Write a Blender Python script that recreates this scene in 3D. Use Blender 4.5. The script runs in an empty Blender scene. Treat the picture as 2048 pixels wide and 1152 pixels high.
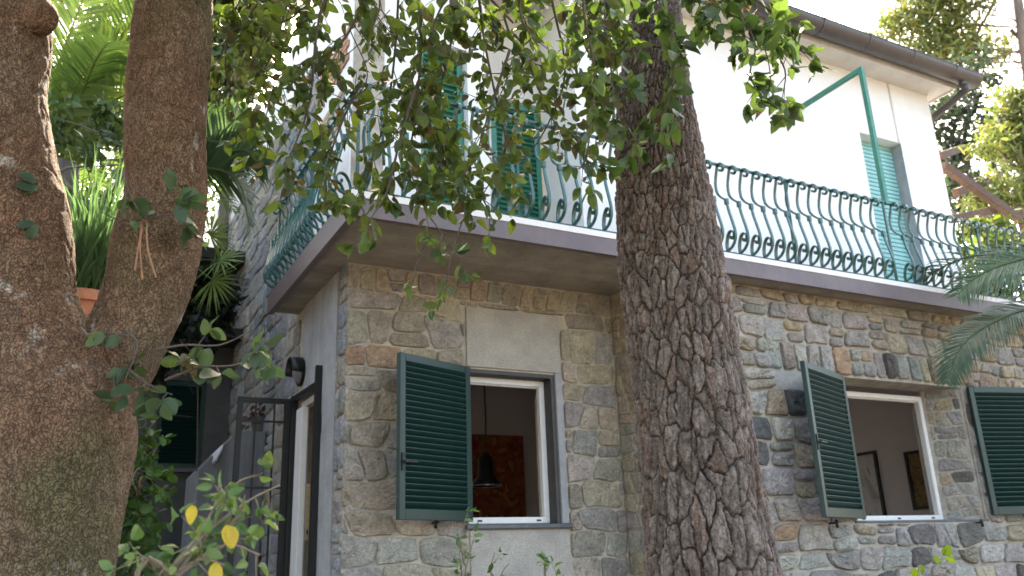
import bpy, bmesh, math, random
import numpy as np
from mathutils import Vector, Matrix
random.seed(7); RNG = np.random.default_rng(7)
SC = bpy.context.scene
COL = SC.collection

# ------------------------------------------------------------------ camera
F_PX, W_PX, H_PX = 1709.3, 2048, 1152
yaw, pit, rol = (math.radians(a) for a in (28.145, 17.948, -2.1475))
FW = np.array([math.sin(yaw)*math.cos(pit), math.cos(yaw)*math.cos(pit), math.sin(pit)])
_r = np.array([math.cos(yaw), -math.sin(yaw), 0.0]); _u = np.cross(_r, FW)
RR = math.cos(rol)*_r + math.sin(rol)*_u
UU = -math.sin(rol)*_r + math.cos(rol)*_u
cd = bpy.data.cameras.new('camera'); cam = bpy.data.objects.new('camera', cd); COL.objects.link(cam)
cam.matrix_world = Matrix(((RR[0], UU[0], -FW[0], 0), (RR[1], UU[1], -FW[1], 0), (RR[2], UU[2], -FW[2], 0), (0, 0, 0, 1)))
cd.sensor_width = 36.0; cd.lens = F_PX/W_PX*36.0; cd.clip_start = 0.05; cd.clip_end = 3000
cd.dof.use_dof = True; cd.dof.focus_distance = 4.0; cd.dof.aperture_fstop = 3.2
SC.camera = cam
SC.render.resolution_x, SC.render.resolution_y = 1024, 576

# ------------------------------------------------------------------ sky, sun, exposure
SUN_EL, SUN_AZ = math.radians(47), math.radians(25)       # azimuth from +Y towards +X: behind the house
world = bpy.data.worlds.new('World'); SC.world = world; world.use_nodes = True
nt = world.node_tree; bg = nt.nodes['Background']
sky = nt.nodes.new('ShaderNodeTexSky'); sky.sky_type = 'NISHITA'; sky.sun_disc = False
sky.sun_elevation = SUN_EL; sky.sun_rotation = SUN_AZ
sky.air_density = 1.0; sky.dust_density = 5.0; sky.ozone_density = 0.6; sky.altitude = 50
nt.links.new(sky.outputs[0], bg.inputs[0]); bg.inputs[1].default_value = 0.15
sl = bpy.data.lights.new('sun', 'SUN'); sl.energy = 3.2; sl.angle = math.radians(0.6); sl.color = (1, .93, .82)
so = bpy.data.objects.new('sun', sl); COL.objects.link(so)
sd = Vector((math.sin(SUN_AZ)*math.cos(SUN_EL), math.cos(SUN_AZ)*math.cos(SUN_EL), math.sin(SUN_EL)))
so.rotation_euler = sd.to_track_quat('Z', 'Y').to_euler(); so.location = (0, 0, 30)
vs = SC.view_settings
vs.view_transform = 'Standard'; vs.look = 'None'; vs.gamma = 1.0; vs.use_curve_mapping = False
vs.exposure = 3.05
vs.use_white_balance = True; vs.white_balance_temperature = 7400; vs.white_balance_tint = 10

# ------------------------------------------------------------------ picking points in the place
def ray(x, y): return FW + RR*(x-1024)/F_PX - UU*(y-576)/F_PX
def onY(x, y, Y): v = ray(x, y); return v*(Y/v[1])
def onX(x, y, X): v = ray(x, y); return v*(X/v[0])
def onZ(x, y, Z): v = ray(x, y); return v*(Z/v[2])
def atd(x, y, t): return ray(x, y)*t
def athd(x, y, h): v = ray(x, y); return v*(h/math.hypot(v[0], v[1]))
def proj(P):
    P = np.atleast_2d(P); w = P@FW; w = np.where(w < 1e-3, 1e-3, w)
    return 1024+F_PX*(P@RR)/w, 576-F_PX*(P@UU)/w, P@FW

# ------------------------------------------------------------------ noise in numpy
def h3(i, j, k, s=0):
    i = i.astype(np.int64); j = j.astype(np.int64); k = k.astype(np.int64)
    n = (i*374761393 + j*668265263 + k*1442695041 + s*974634777) & 0xffffffff
    n = ((n ^ (n >> 13))*1274126177) & 0xffffffff
    n = ((n ^ (n >> 15))*2246822519) & 0xffffffff
    return ((n ^ (n >> 16)) & 0xffffff)/float(0x1000000)
def vnoise(P, s=0):
    f = np.floor(P); t = P-f; t = t*t*(3-2*t); r = 0
    for dx in (0, 1):
        for dy in (0, 1):
            for dz in (0, 1):
                w = (t[:, 0] if dx else 1-t[:, 0])*(t[:, 1] if dy else 1-t[:, 1])*(t[:, 2] if dz else 1-t[:, 2])
                r = r + w*h3(f[:, 0]+dx, f[:, 1]+dy, f[:, 2]+dz, s)
    return r*2-1
def fbm(P, o=3, s=0):
    r = 0; a = 1.0
    for k in range(o): r = r+a*vnoise(P*2**k+17.3*k, s+k); a *= .5
    return r/1.6
def voronoi(P, s=0, jit=.85):
    """edge distance, cell hash, offset to the cell's centre (3-D)"""
    f = np.floor(P); N = len(P)
    d1 = np.full(N, 9.); p1 = np.zeros((N, 3)); c1 = np.zeros(N); d2 = np.full(N, 9.); p2 = np.zeros((N, 3))
    rz = (-1, 0, 1) if np.ptp(P[:, 2]) > 1e-6 else (0,)
    for dx in (-1, 0, 1):
        for dy in (-1, 0, 1):
            for dz in rz:
                a, b, c = f[:, 0]+dx, f[:, 1]+dy, f[:, 2]+dz
                q = np.stack([a+.5+jit*(h3(a, b, c, s)-.5), b+.5+jit*(h3(a, b, c, s+1)-.5), (c+.5+jit*(h3(a, b, c, s+2)-.5)) if len(rz) > 1 else P[:, 2]], 1)
                d = ((P-q)**2).sum(1)
                new1 = d < d1; new2 = (~new1) & (d < d2)
                d2 = np.where(new1, d1, np.where(new2, d, d2)); p2 = np.where(new1[:, None], p1, np.where(new2[:, None], q, p2))
                d1 = np.where(new1, d, d1); p1 = np.where(new1[:, None], q, p1); c1 = np.where(new1, h3(a, b, c, s+5), c1)
    e = (d2-d1)/(2*np.maximum(np.sqrt(((p2-p1)**2).sum(1)), .05))
    return e, c1, P-p1
def sstep(a, b, x): t = np.clip((x-a)/(b-a), 0, 1); return t*t*(3-2*t)

# ------------------------------------------------------------------ materials
def mat(name, base=(.5, .5, .5), rough=.7, attr=False, var=None, bump=None, bump2=None, metallic=0, spec=.5, var2=None, coat=0, fn=None, transl=0, crack=None):
    m = bpy.data.materials.new(name); m.use_nodes = True; T = m.node_tree; N = T.nodes; L = T.links
    b = N['Principled BSDF']; b.inputs['Roughness'].default_value = rough; b.inputs['Metallic'].default_value = metallic
    b.inputs['Specular IOR Level'].default_value = spec; b.inputs['Coat Weight'].default_value = coat
    tc = N.new('ShaderNodeTexCoord'); co = tc.outputs['Object']
    if attr:
        a = N.new('ShaderNodeAttribute'); a.attribute_name = 'Col'; c = a.outputs['Color']
    else:
        a = N.new('ShaderNodeRGB'); a.outputs[0].default_value = (*base, 1); c = a.outputs[0]
    for v in (var, var2):
        if v:   # (scale, low, high, detail, tint)
            no = N.new('ShaderNodeTexNoise'); no.inputs['Scale'].default_value = v[0]; no.inputs['Detail'].default_value = v[3] if len(v) > 3 else 5
            no.inputs['Roughness'].default_value = .65
            if len(v) > 5:
                mp = N.new('ShaderNodeMapping'); mp.inputs['Scale'].default_value = v[5]; L.new(co, mp.inputs[0]); L.new(mp.outputs[0], no.inputs['Vector'])
            else: L.new(co, no.inputs['Vector'])
            rp = N.new('ShaderNodeValToRGB'); rp.color_ramp.elements[0].position = .32; rp.color_ramp.elements[1].position = .68
            ti = v[4] if len(v) > 4 and v[4] else (1, 1, 1)
            rp.color_ramp.elements[0].color = (v[1]*ti[0], v[1]*ti[1], v[1]*ti[2], 1); rp.color_ramp.elements[1].color = (v[2], v[2], v[2], 1)
            L.new(no.outputs['Fac'], rp.inputs[0])
            mx = N.new('ShaderNodeMix'); mx.data_type = 'RGBA'; mx.blend_type = 'MULTIPLY'; mx.inputs[0].default_value = 1
            L.new(c, mx.inputs[6]); L.new(rp.outputs[0], mx.inputs[7]); c = mx.outputs[2]
    if fn: c = fn(N, L, co, c)
    nrm = None
    if crack:   # (scale, stretch, width, dark, bump distance): fine fissures between small bark scales
        mp = N.new('ShaderNodeMapping'); mp.inputs['Scale'].default_value = crack[1]; L.new(co, mp.inputs[0])
        dn = N.new('ShaderNodeTexNoise'); dn.inputs['Scale'].default_value = 22; dn.inputs['Detail'].default_value = 3; L.new(co, dn.inputs['Vector'])
        ad = N.new('ShaderNodeMix'); ad.data_type = 'RGBA'; ad.blend_type = 'LINEAR_LIGHT'; ad.inputs[0].default_value = .035; L.new(mp.outputs[0], ad.inputs[6]); L.new(dn.outputs['Color'], ad.inputs[7])
        vo = N.new('ShaderNodeTexVoronoi'); vo.feature = 'DISTANCE_TO_EDGE'; vo.inputs['Scale'].default_value = crack[0]; L.new(ad.outputs[2], vo.inputs['Vector'])
        rp = N.new('ShaderNodeValToRGB'); rp.color_ramp.elements[0].position = .0; rp.color_ramp.elements[1].position = crack[2]
        rp.color_ramp.elements[0].color = (crack[3],)*3+(1,); rp.color_ramp.elements[1].color = (1, 1, 1, 1); L.new(vo.outputs['Distance'], rp.inputs[0])
        mx = N.new('ShaderNodeMix'); mx.data_type = 'RGBA'; mx.blend_type = 'MULTIPLY'; mx.inputs[0].default_value = 1; L.new(c, mx.inputs[6]); L.new(rp.outputs[0], mx.inputs[7]); c = mx.outputs[2]
        bu = N.new('ShaderNodeBump'); bu.inputs['Strength'].default_value = .9; bu.inputs['Distance'].default_value = crack[4]; L.new(rp.outputs[0], bu.inputs['Height']); nrm = bu.outputs[0]
    L.new(c, b.inputs['Base Color'])
    for bp in (bump, bump2):
        if bp:  # (scale, strength, distance[, stretch])
            no = N.new('ShaderNodeTexNoise'); no.inputs['Scale'].default_value = bp[0]; no.inputs['Detail'].default_value = 6; no.inputs['Roughness'].default_value = .6
            if len(bp) > 3:
                mp = N.new('ShaderNodeMapping'); mp.inputs['Scale'].default_value = bp[3]; L.new(co, mp.inputs[0]); L.new(mp.outputs[0], no.inputs['Vector'])
            else: L.new(co, no.inputs['Vector'])
            bu = N.new('ShaderNodeBump'); bu.inputs['Strength'].default_value = bp[1]; bu.inputs['Distance'].default_value = bp[2]
            L.new(no.outputs['Fac'], bu.inputs['Height'])
            if nrm: L.new(nrm, bu.inputs['Normal'])
            nrm = bu.outputs[0]
    if nrm: L.new(nrm, b.inputs['Normal'])
    if transl:
        tr = N.new('ShaderNodeBsdfTranslucent'); hs = N.new('ShaderNodeHueSaturation'); hs.inputs['Saturation'].default_value = 1.15; hs.inputs['Value'].default_value = 1.35; hs.inputs['Hue'].default_value = .485
        L.new(c, hs.inputs['Color']); L.new(hs.outputs[0], tr.inputs['Color'])
        ms = N.new('ShaderNodeMixShader'); ms.inputs[0].default_value = transl
        L.new(b.outputs[0], ms.inputs[1]); L.new(tr.outputs[0], ms.inputs[2]); L.new(ms.outputs[0], N['Material Output'].inputs[0])
    return m
def streak_fn(col, zscale, amount, lo=.5, hi=.75):
    """run-down dirt: noise stretched along z laid over the colour"""
    def f(N, L, co, c):
        mp = N.new('ShaderNodeMapping'); mp.inputs['Scale'].default_value = (3, 3, zscale); L.new(co, mp.inputs[0])
        no = N.new('ShaderNodeTexNoise'); no.inputs['Scale'].default_value = 2.2; no.inputs['Detail'].default_value = 6; no.inputs['Roughness'].default_value = .7; L.new(mp.outputs[0], no.inputs['Vector'])
        mr = N.new('ShaderNodeMapRange'); mr.inputs[1].default_value = lo; mr.inputs[2].default_value = hi; mr.inputs[4].default_value = amount; L.new(no.outputs['Fac'], mr.inputs[0])
        mx = N.new('ShaderNodeMix'); mx.data_type = 'RGBA'; L.new(mr.outputs[0], mx.inputs[0]); L.new(c, mx.inputs[6]); mx.inputs[7].default_value = (*col, 1)
        return mx.outputs[2]
    return f
M = {}
M['ground'] = mat('ground_earth', (.12, .1, .075), .95, var=(1.2, .6, 1.2), bump=(9, .6, .05))
M['mortar_warm'] = mat('mortar_warm', (.50, .445, .355), .95, var=(7, .72, 1.12), var2=(60, .85, 1.05), bump=(45, .5, .01), bump2=(8, .4, .02))
M['mortar_grey'] = mat('mortar_grey', (.47, .425, .36), .95, var=(7, .65, 1.12), var2=(60, .85, 1.05), bump=(45, .5, .012), bump2=(8, .5, .03))
M['stone'] = mat('wall_stone', attr=True, rough=.9, var=(9, .72, 1.2, 7), var2=(40, .72, 1.15, 6), bump=(15, .9, .05), bump2=(60, .7, .014), spec=.2)
M['plaster'] = mat('white_plaster', (.80, .79, .775), .9, var=(.9, .955, 1.02), var2=(30, .97, 1.02), bump=(150, .12, .003), bump2=(3, .15, .02), fn=streak_fn((.6, .585, .56), .18, .35, .55, .85), spec=.3)
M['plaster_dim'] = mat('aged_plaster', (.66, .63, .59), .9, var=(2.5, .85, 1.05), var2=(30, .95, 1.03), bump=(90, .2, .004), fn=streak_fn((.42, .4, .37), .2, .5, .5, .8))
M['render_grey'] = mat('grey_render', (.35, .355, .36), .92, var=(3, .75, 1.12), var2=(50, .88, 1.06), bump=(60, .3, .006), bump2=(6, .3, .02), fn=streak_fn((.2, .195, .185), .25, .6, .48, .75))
M['concrete'] = mat('concrete_panel', (.42, .39, .34), .93, var=(4, .8, 1.1), var2=(75, .72, 1.12, 3), bump=(110, .5, .004), bump2=(7, .3, .012))
def board_lines(N, L, co, c):
    sp = N.new('ShaderNodeSeparateXYZ'); L.new(co, sp.inputs[0])
    ml = N.new('ShaderNodeMath'); ml.operation = 'MULTIPLY'; ml.inputs[1].default_value = 8.0; L.new(sp.outputs[1], ml.inputs[0])
    fl = N.new('ShaderNodeMath'); fl.operation = 'FLOOR'; L.new(ml.outputs[0], fl.inputs[0])
    wn = N.new('ShaderNodeTexWhiteNoise'); wn.noise_dimensions = '1D'; L.new(fl.outputs[0], wn.inputs['W'])
    mr = N.new('ShaderNodeMapRange'); mr.inputs[3].default_value = .82; mr.inputs[4].default_value = 1.1; L.new(wn.outputs['Value'], mr.inputs[0])
    mx = N.new('ShaderNodeMix'); mx.data_type = 'RGBA'; mx.blend_type = 'MULTIPLY'; mx.inputs[0].default_value = 1; L.new(c, mx.inputs[6]); L.new(mr.outputs[0], mx.inputs[7])
    return mx.outputs[2]
M['soffit'] = mat('board_marked_concrete', (.37, .335, .28), .95, var=(3.5, .7, 1.12), var2=(40, .86, 1.06), bump=(35, .4, .008, (1, 6, 1)), fn=board_lines)
M['fascia'] = mat('fascia_metal', (.135, .098, .098), .42, var=(5, .82, 1.1), bump=(14, .06, .01), spec=.5, fn=streak_fn((.19, .155, .15), .6, .4, .5, .8))
M['gutter'] = mat('gutter_metal', (.055, .045, .044), .42, metallic=.0, var=(6, .75, 1.2), bump=(20, .05, .01), spec=.6)
M['rail'] = mat('green_rail_paint', (.012, .085, .068), .26, var=(18, .75, 1.25), bump=(70, .12, .003), spec=.6, coat=.2)
M['shutter'] = mat('green_shutter_paint', (.005, .033, .028), .34, var=(10, .85, 1.12), bump=(60, .05, .003), spec=.5)
M['roller'] = mat('teal_roller_paint', (.25, .52, .5), .5, var=(8, .88, 1.06))
M['pole'] = mat('green_pole_paint', (.03, .2, .135), .45, var=(14, .75, 1.15))
M['pvc'] = mat('white_window_frame', (.78, .77, .75), .35, var=(14, .93, 1.02))
M['iron'] = mat('black_iron', (.0045, .005, .006), .45, var=(20, .7, 1.4), bump=(90, .15, .003))
M['steel'] = mat('brushed_steel', (.5, .5, .48), .35, metallic=.9, var=(30, .8, 1.1))
M['brass'] = mat('aged_brass', (.55, .44, .25), .4, metallic=.6, var=(40, .7, 1.1))
M['slate'] = mat('slate_sill', (.1, .105, .115), .6, var=(12, .75, 1.2), bump=(40, .25, .005))
M['dark_reveal'] = mat('dark_window_reveal', (.055, .05, .048), .6, var=(10, .8, 1.2))
M['room'] = mat('room_plaster', (.62, .61, .63), .9, var=(2, .96, 1.03))
M['floor'] = mat('room_floor', (.25, .17, .11), .5, var=(4, .8, 1.15, 5, None, (1, 8, 1)))
M['terracotta'] = mat('terracotta', (.42, .16, .085), .8, var=(9, .75, 1.15), bump=(50, .2, .004))
M['rooftile'] = mat('roof_tile', (.32, .15, .09), .85, var=(5, .65, 1.25))
M['wood'] = mat('pergola_wood', (.115, .065, .045), .8, var=(7, .6, 1.3, 6, None, (1, 1, 8)), bump=(30, .3, .006))
M['brickred'] = mat('wall_brick', attr=True, rough=.9, var=(14, .7, 1.2), bump=(40, .4, .008))
M['cloth'] = mat('white_cloth', (.72, .74, .78), .9, var=(10, .9, 1.04))
M['twig'] = mat('twig_bark', (.085, .065, .05), .85, var=(40, .65, 1.3))
M['redtwig'] = mat('shoot_stem', (.28, .14, .075), .7, var=(30, .8, 1.2))
M['paletwig'] = mat('pale_shrub_stem', (.22, .17, .12), .8, var=(40, .75, 1.2))
M['leaf'] = mat('leaf', attr=True, rough=.42, var=(22, .8, 1.15), spec=.45, transl=.42)
M['render_dark'] = mat('shaded_dark_render', (.095, .093, .088), .93, var=(3, .7, 1.15), var2=(50, .88, 1.06), bump=(60, .3, .006), fn=streak_fn((.09, .09, .085), .25, .7, .45, .7))  # deep shade on the annex is put into this base colour
M['render_stair'] = mat('streaked_stair_render', (.20, .205, .215), .93, var=(3, .75, 1.12), var2=(50, .88, 1.06), bump=(60, .3, .006), fn=streak_fn((.10, .10, .10), .2, .75, .42, .66))
M['shade_wood'] = mat('shaded_dark_wood', (.03, .024, .02), .9, var=(7, .6, 1.3))  # near-black so the shade of the recess is in the colour
M['farleaf'] = mat('far_leaf', attr=True, rough=.55, transl=.3)
M['frond'] = mat('palm_leaflet', attr=True, rough=.45, transl=.4, spec=.5)
M['needle'] = mat('pine_needle', attr=True, rough=.6, transl=.3)
M['bark_pine'] = mat('pine_bark', attr=True, crack=(38, (1, 1, .4), .07, .62, .007), rough=.85, var=(22, .62, 1.25, 7, None, (1, 1, .35)), var2=(95, .62, 1.28, 5), bump=(60, .8, .012, (1, 1, .5)), bump2=(240, .4, .003), spec=.25)
M['bark_oak'] = mat('oak_bark', attr=True, crack=(92, (1, 1, .48), .14, .46, .008), rough=.9, var=(13, .78, 1.18, 7), var2=(150, .82, 1.15, 4), bump=(120, .5, .004), bump2=(300, .35, .002), spec=.2)
M['bark_far'] = mat('far_bark', (.17, .14, .12), .9, var=(5, .6, 1.3, 6, None, (1, 1, .3)), bump=(14, .6, .03, (1, 1, .3)))
gm = bpy.data.materials.new('window_glass'); gm.use_nodes = True
g_ = gm.node_tree.nodes['Principled BSDF']; g_.inputs['Base Color'].default_value = (.9, .93, .92, 1); g_.inputs['Roughness'].default_value = .03; g_.inputs['Transmission Weight'].default_value = 1.0; g_.inputs['IOR'].default_value = 1.3
M['glass'] = gm

# ------------------------------------------------------------------ objects
WM = {}
def put(o, parent=None, world=None):
    COL.objects.link(o); w = world if world is not None else Matrix()
    o.matrix_basis = w
    if parent is not None: o.parent = parent; o.matrix_parent_inverse = WM[parent].inverted()
    WM[o] = w
    return o
def tag(o, label=None, cat=None, group=None, kind=None):
    if label: o['label'] = label
    if cat: o['category'] = cat
    if group: o['group'] = group
    if kind: o['kind'] = kind
    return o
def thing(name, loc, label, cat, group=None):
    e = bpy.data.objects.new(name, None); e.empty_display_size = .1
    return tag(put(e, None, Matrix.Translation(Vector(loc))), label, cat, group)
def finish(me, material, smooth=False, cols=None):
    if material: me.materials.append(material)
    if cols is not None:
        at = me.color_attributes.new('Col', 'FLOAT_COLOR', 'POINT')
        c = np.ones((len(me.vertices), 4), np.float32); c[:, :3] = cols; at.data.foreach_set('color', c.ravel())
    if smooth: me.polygons.foreach_set('use_smooth', np.ones(len(me.polygons), bool))
    me.update()
    return me
def np_mesh(name, V, Fa, material, smooth=False, cols=None):
    """V (n,3); Fa (m,k) equal-sided faces"""
    V = np.asarray(V, np.float32); Fa = np.asarray(Fa, np.int32); m, k = Fa.shape
    me = bpy.data.meshes.new(name); me.vertices.add(len(V)); me.vertices.foreach_set('co', V.ravel())
    me.loops.add(m*k); me.loops.foreach_set('vertex_index', Fa.ravel())
    me.polygons.add(m); me.polygons.foreach_set('loop_start', np.arange(0, m*k, k, dtype=np.int32)); me.polygons.foreach_set('loop_total', np.full(m, k, np.int32))
    me.update(calc_edges=True); me.validate()
    return finish(me, material, smooth, cols)
def obj(name, me, parent=None, world=None): return put(bpy.data.objects.new(name, me), parent, world)
class MB:
    def __init__(s): s.v = []; s.f = []; s.c = []
    def box(s, x0, x1, y0, y1, z0, z1, M4=None):
        n = len(s.v)
        for z in (z0, z1):
            for (x, y) in ((x0, y0), (x1, y0), (x1, y1), (x0, y1)):
                p = Vector((x, y, z)); p = M4@p if M4 is not None else p; s.v.append(tuple(p))
        s.f += [(n, n+3, n+2, n+1), (n+4, n+5, n+6, n+7), (n, n+1, n+5, n+4), (n+1, n+2, n+6, n+5), (n+2, n+3, n+7, n+6), (n+3, n, n+4, n+7)]
        return s
    def bar(s, a, b, w, h, up=(0, 0, 1)):
        a = Vector(a); b = Vector(b); d = (b-a).normalized(); r = d.cross(Vector(up)); r = r.normalized() if r.length > 1e-5 else Vector((1, 0, 0)); u = r.cross(d)
        n = len(s.v)
        for p in (a, b):
            for (i, j) in ((-1, -1), (1, -1), (1, 1), (-1, 1)): s.v.append(tuple(p+r*(i*w/2)+u*(j*h/2)))
        s.f += [(n, n+1, n+2, n+3), (n+7, n+6, n+5, n+4)]+[(n+i, n+4+i, n+4+(i+1) % 4, n+(i+1) % 4) for i in range(4)]
        return s
    def tube(s, pts, rad, n=6, cap=True, flat=None):
        pts = [Vector(p) for p in pts]; m = len(pts)
        if not hasattr(rad, '__len__'): rad = [rad]*m
        b0 = len(s.v); prev = None
        for i, p in enumerate(pts):
            d = (pts[min(i+1, m-1)]-pts[max(i-1, 0)])
            d = d.normalized() if d.length > 1e-9 else Vector((0, 0, 1))
            if prev is None:
                r = d.cross(Vector((0.13, .31, .94))); r = r if r.length > .05 else d.cross(Vector((1, 0, 0)))
            else: r = prev-d*prev.dot(d)
            r.normalize(); prev = r; u = d.cross(r)
            for k in range(n):
                a = 2*math.pi*k/n; s.v.append(tuple(p+(r*math.cos(a)+u*math.sin(a))*rad[i]))
        for i in range(m-1):
            for k in range(n):
                a = b0+i*n+k; b = b0+i*n+(k+1) % n; s.f.append((a, b, b+n, a+n))
        if cap: s.f.append(tuple(b0+k for k in range(n-1, -1, -1))); s.f.append(tuple(b0+(m-1)*n+k for k in range(n)))
        return s
    def poly(s, pts): n = len(s.v); s.v += [tuple(p) for p in pts]; s.f.append(tuple(range(n, n+len(pts)))); return s
    def lathe(s, c, prof, n=16):
        b0 = len(s.v); c = Vector(c)
        for (r, z) in prof:
            for k in range(n): a = 2*math.pi*k/n; s.v.append(tuple(c+Vector((r*math.cos(a), r*math.sin(a), z))))
        for i in range(len(prof)-1):
            for k in range(n): a = b0+i*n+k; b = b0+i*n+(k+1) % n; s.f.append((a, b, b+n, a+n))
        return s
    def mesh(s, name, material, smooth=False, col=None, bevel=0):
        me = bpy.data.meshes.new(name); me.from_pydata(s.v, [], s.f)
        if bevel:
            bm = bmesh.new(); bm.from_mesh(me)
            bmesh.ops.bevel(bm, geom=bm.edges[:], offset=bevel, segments=1, affect='EDGES', profile=.6); bm.to_mesh(me); bm.free()
        me.validate()
        return finish(me, material, smooth, None if col is None else np.tile(col, (len(me.vertices), 1)))
    def build(s, name, material, parent=None, smooth=False, world=None, bevel=0, col=None):
        return obj(name, s.mesh(name, material, smooth, col, bevel), parent, world)
def catmull(pts, n):
    P = np.array(pts, float); P = np.vstack([2*P[0]-P[1], P, 2*P[-1]-P[-2]]); out = []
    for i in range(1, len(P)-2):
        for t in np.linspace(0, 1, n, endpoint=False):
            a, b, c, d = P[i-1:i+3]; out.append(.5*((2*b)+(-a+c)*t+(2*a-5*b+4*c-d)*t*t+(-a+3*b-3*c+d)*t**3))
    out.append(P[-2]); return np.array(out)
# ================================================================== SETTING
GZ = -1.6
gb = MB(); gb.poly([(-900, -900, GZ), (900, -900, GZ), (900, 900, GZ), (-900, 900, GZ)])
tag(gb.build('ground', M['ground']), kind='structure')

# ================================================================== HOUSE
Y1, Y2, YF, XW = 6.755, 5.97, 5.67, 2.03       # bay wall, projecting wall, balcony edge, left side wall
XR = 4.72                                       # where the projecting wall begins
YU, XU1 = 6.65, 10.33                           # upper right wall
SOF, SLAB = 2.525, 2.70
house = thing('house', (6, 9, GZ), 'two storey stone and white plaster house with green railed balcony', 'house')

# ---- wall backings (mortar, plaster)
w = MB()   # bay wall, front face Y1, window hole x 3.13..4.02 z .33..1.67
for a in ((XW+.3, 3.11, Y1, 7.08, GZ, SOF+.1), (4.03, XR, Y1, 7.08, GZ, SOF+.1), (3.11, 4.03, Y1, 7.08, 1.675, SOF+.1), (3.11, 4.03, Y1, 7.08, GZ, .30)): w.box(*a)
bay_wall = w.build('bay_wall', M['mortar_warm'], house)
w = MB()   # left side wall, doorway y 7.42..8.30 up to z 1.6
for a in ((XW, XW+.3, Y1, 7.42, GZ, 6.25), (XW, XW+.3, 8.30, 15.5, GZ, 6.25), (XW, XW+.3, 7.42, 8.30, 1.62, 6.25)): w.box(*a)
side_wall = w.build('side_wall', M['mortar_grey'], house)
w = MB()   # projecting wall: opening splayed 6.84..8.77 front, 7.08..8.49 inside
yb = 6.30
for a in ((XR, 6.84, Y2, yb, GZ, SOF+.1), (8.77, 15.0, Y2, yb, GZ, SOF+.1), (6.84, 8.77, Y2, yb, 1.69, SOF+.1), (6.84, 8.77, Y2, yb, GZ, .275), (XR, XR+.3, yb, 7.08, GZ, SOF+.1)): w.box(*a)
front_wall = w.build('front_wall', M['mortar_grey'], house)
for (xa, xb) in ((6.843, 7.10), (8.767, 8.48)):
    z0, z1 = .28, 1.686; w = MB()   # splayed jambs inside the opening
    w.v += [(xa, Y2+.02, z0), (xb, 6.26, z0), (xb, yb, z0), (xa, yb, z0), (xa, Y2+.02, z1), (xb, 6.26, z1), (xb, yb, z1), (xa, yb, z1)]
    n = len(w.v)-8; w.f += [(n, n+1, n+2, n+3), (n+4, n+5, n+6, n+7), (n, n+1, n+5, n+4), (n+1, n+2, n+6, n+5), (n+2, n+3, n+7, n+6), (n+3, n, n+4, n+7)]
    w.build('window_reveal', M['mortar_grey'], house)

# ---- upper floor
ZE = 6.10                                       # eave soffit height
u = MB()
for a in ((XW+.3, 2.70, Y1+.003, 7.06, SLAB, ZE+.1), (2.70, 3.20, Y1+.003, 7.06, 4.95, ZE+.1), (3.20, 3.42, Y1+.003, 7.06, SLAB, ZE+.1)): u.box(*a)
u.box(XU1-.3, XU1, YU+.28, 13, SLAB, ZE+.1)
for a in ((4.40, 8.76, YU, YU+.28, SLAB, ZE+.1), (9.55, XU1, YU, YU+.28, SLAB, ZE+.1), (8.76, 9.55, YU, YU+.28, 5.19, ZE+.1), (4.40, 4.68, YU+.28, 7.5, SLAB, ZE+.1)): u.box(*a)
upper_wall = u.build('upper_wall', M['plaster'], house)
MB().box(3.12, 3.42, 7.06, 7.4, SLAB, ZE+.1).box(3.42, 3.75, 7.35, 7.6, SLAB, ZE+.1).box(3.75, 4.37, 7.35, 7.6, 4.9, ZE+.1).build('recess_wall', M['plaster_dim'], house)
# narrow panel strip that stands a little proud of the white wall, right of the balcony door
MB().box(9.50, 9.525, YU-.012, YU-.001, 5.19, ZE-.005).build('wall_joint_strip', M['plaster_dim'], house)
MB().box(9.545, 9.549, YU+.002, YU+.2, SLAB, 5.185).build('door_jamb', M['render_grey'], house)

def roller(name, x0, x1, z0, z1, y, n):
    b = MB().box(x0, x1, y+.012, y+.05, z0, z1).build(name, M['roller'], house)
    hgt = (z1-z0)/n
    me = MB().box(-(x1-x0)/2+.004, (x1-x0)/2-.004, -.012, .0125, .004, hgt-.006).mesh('slat', M['roller'], bevel=.004)
    for i in range(n): obj('slat', me, b, Matrix.Translation(((x0+x1)/2, y, z0+i*hgt)))
    return b
tag(roller('balcony_door', 8.76, 9.55, SLAB+.03, 5.19, YU+.17, 42), 'teal roller shutter closed over the far balcony door')
def louvre_panel(name, x0, x1, z0, z1, y, n, m):
    b = MB().box(x0, x0+.06, y, y+.05, z0, z1).box(x1-.06, x1, y, y+.05, z0, z1).box(x0+.06, x1-.06, y, y+.05, z0, z0+.1).box(x0+.06, x1-.06, y, y+.05, z1-.08, z1).box(x0+.06, x1-.06, y+.035, y+.048, z0+.1, z1-.08).build(name, m, house)
    hgt = (z1-z0-.18)/n
    me = MB().box(-(x1-x0)/2+.06, (x1-x0)/2-.06, -.03, .03, -.004, .004).mesh('slat', m)
    for i in range(n): obj('slat', me, b, Matrix.Translation(((x0+x1)/2, y+.018, z0+.1+(i+.5)*hgt))@Matrix.Rotation(math.radians(38), 4, 'X'))
    return b
louvre_panel('balcony_door', 3.76, 4.36, SLAB+.02, 4.88, 7.36, 34, M['pole'])
louvre_panel('balcony_door', 2.71, 3.19, SLAB+.02, 4.94, Y1+.1, 34, M['pole'])

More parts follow.
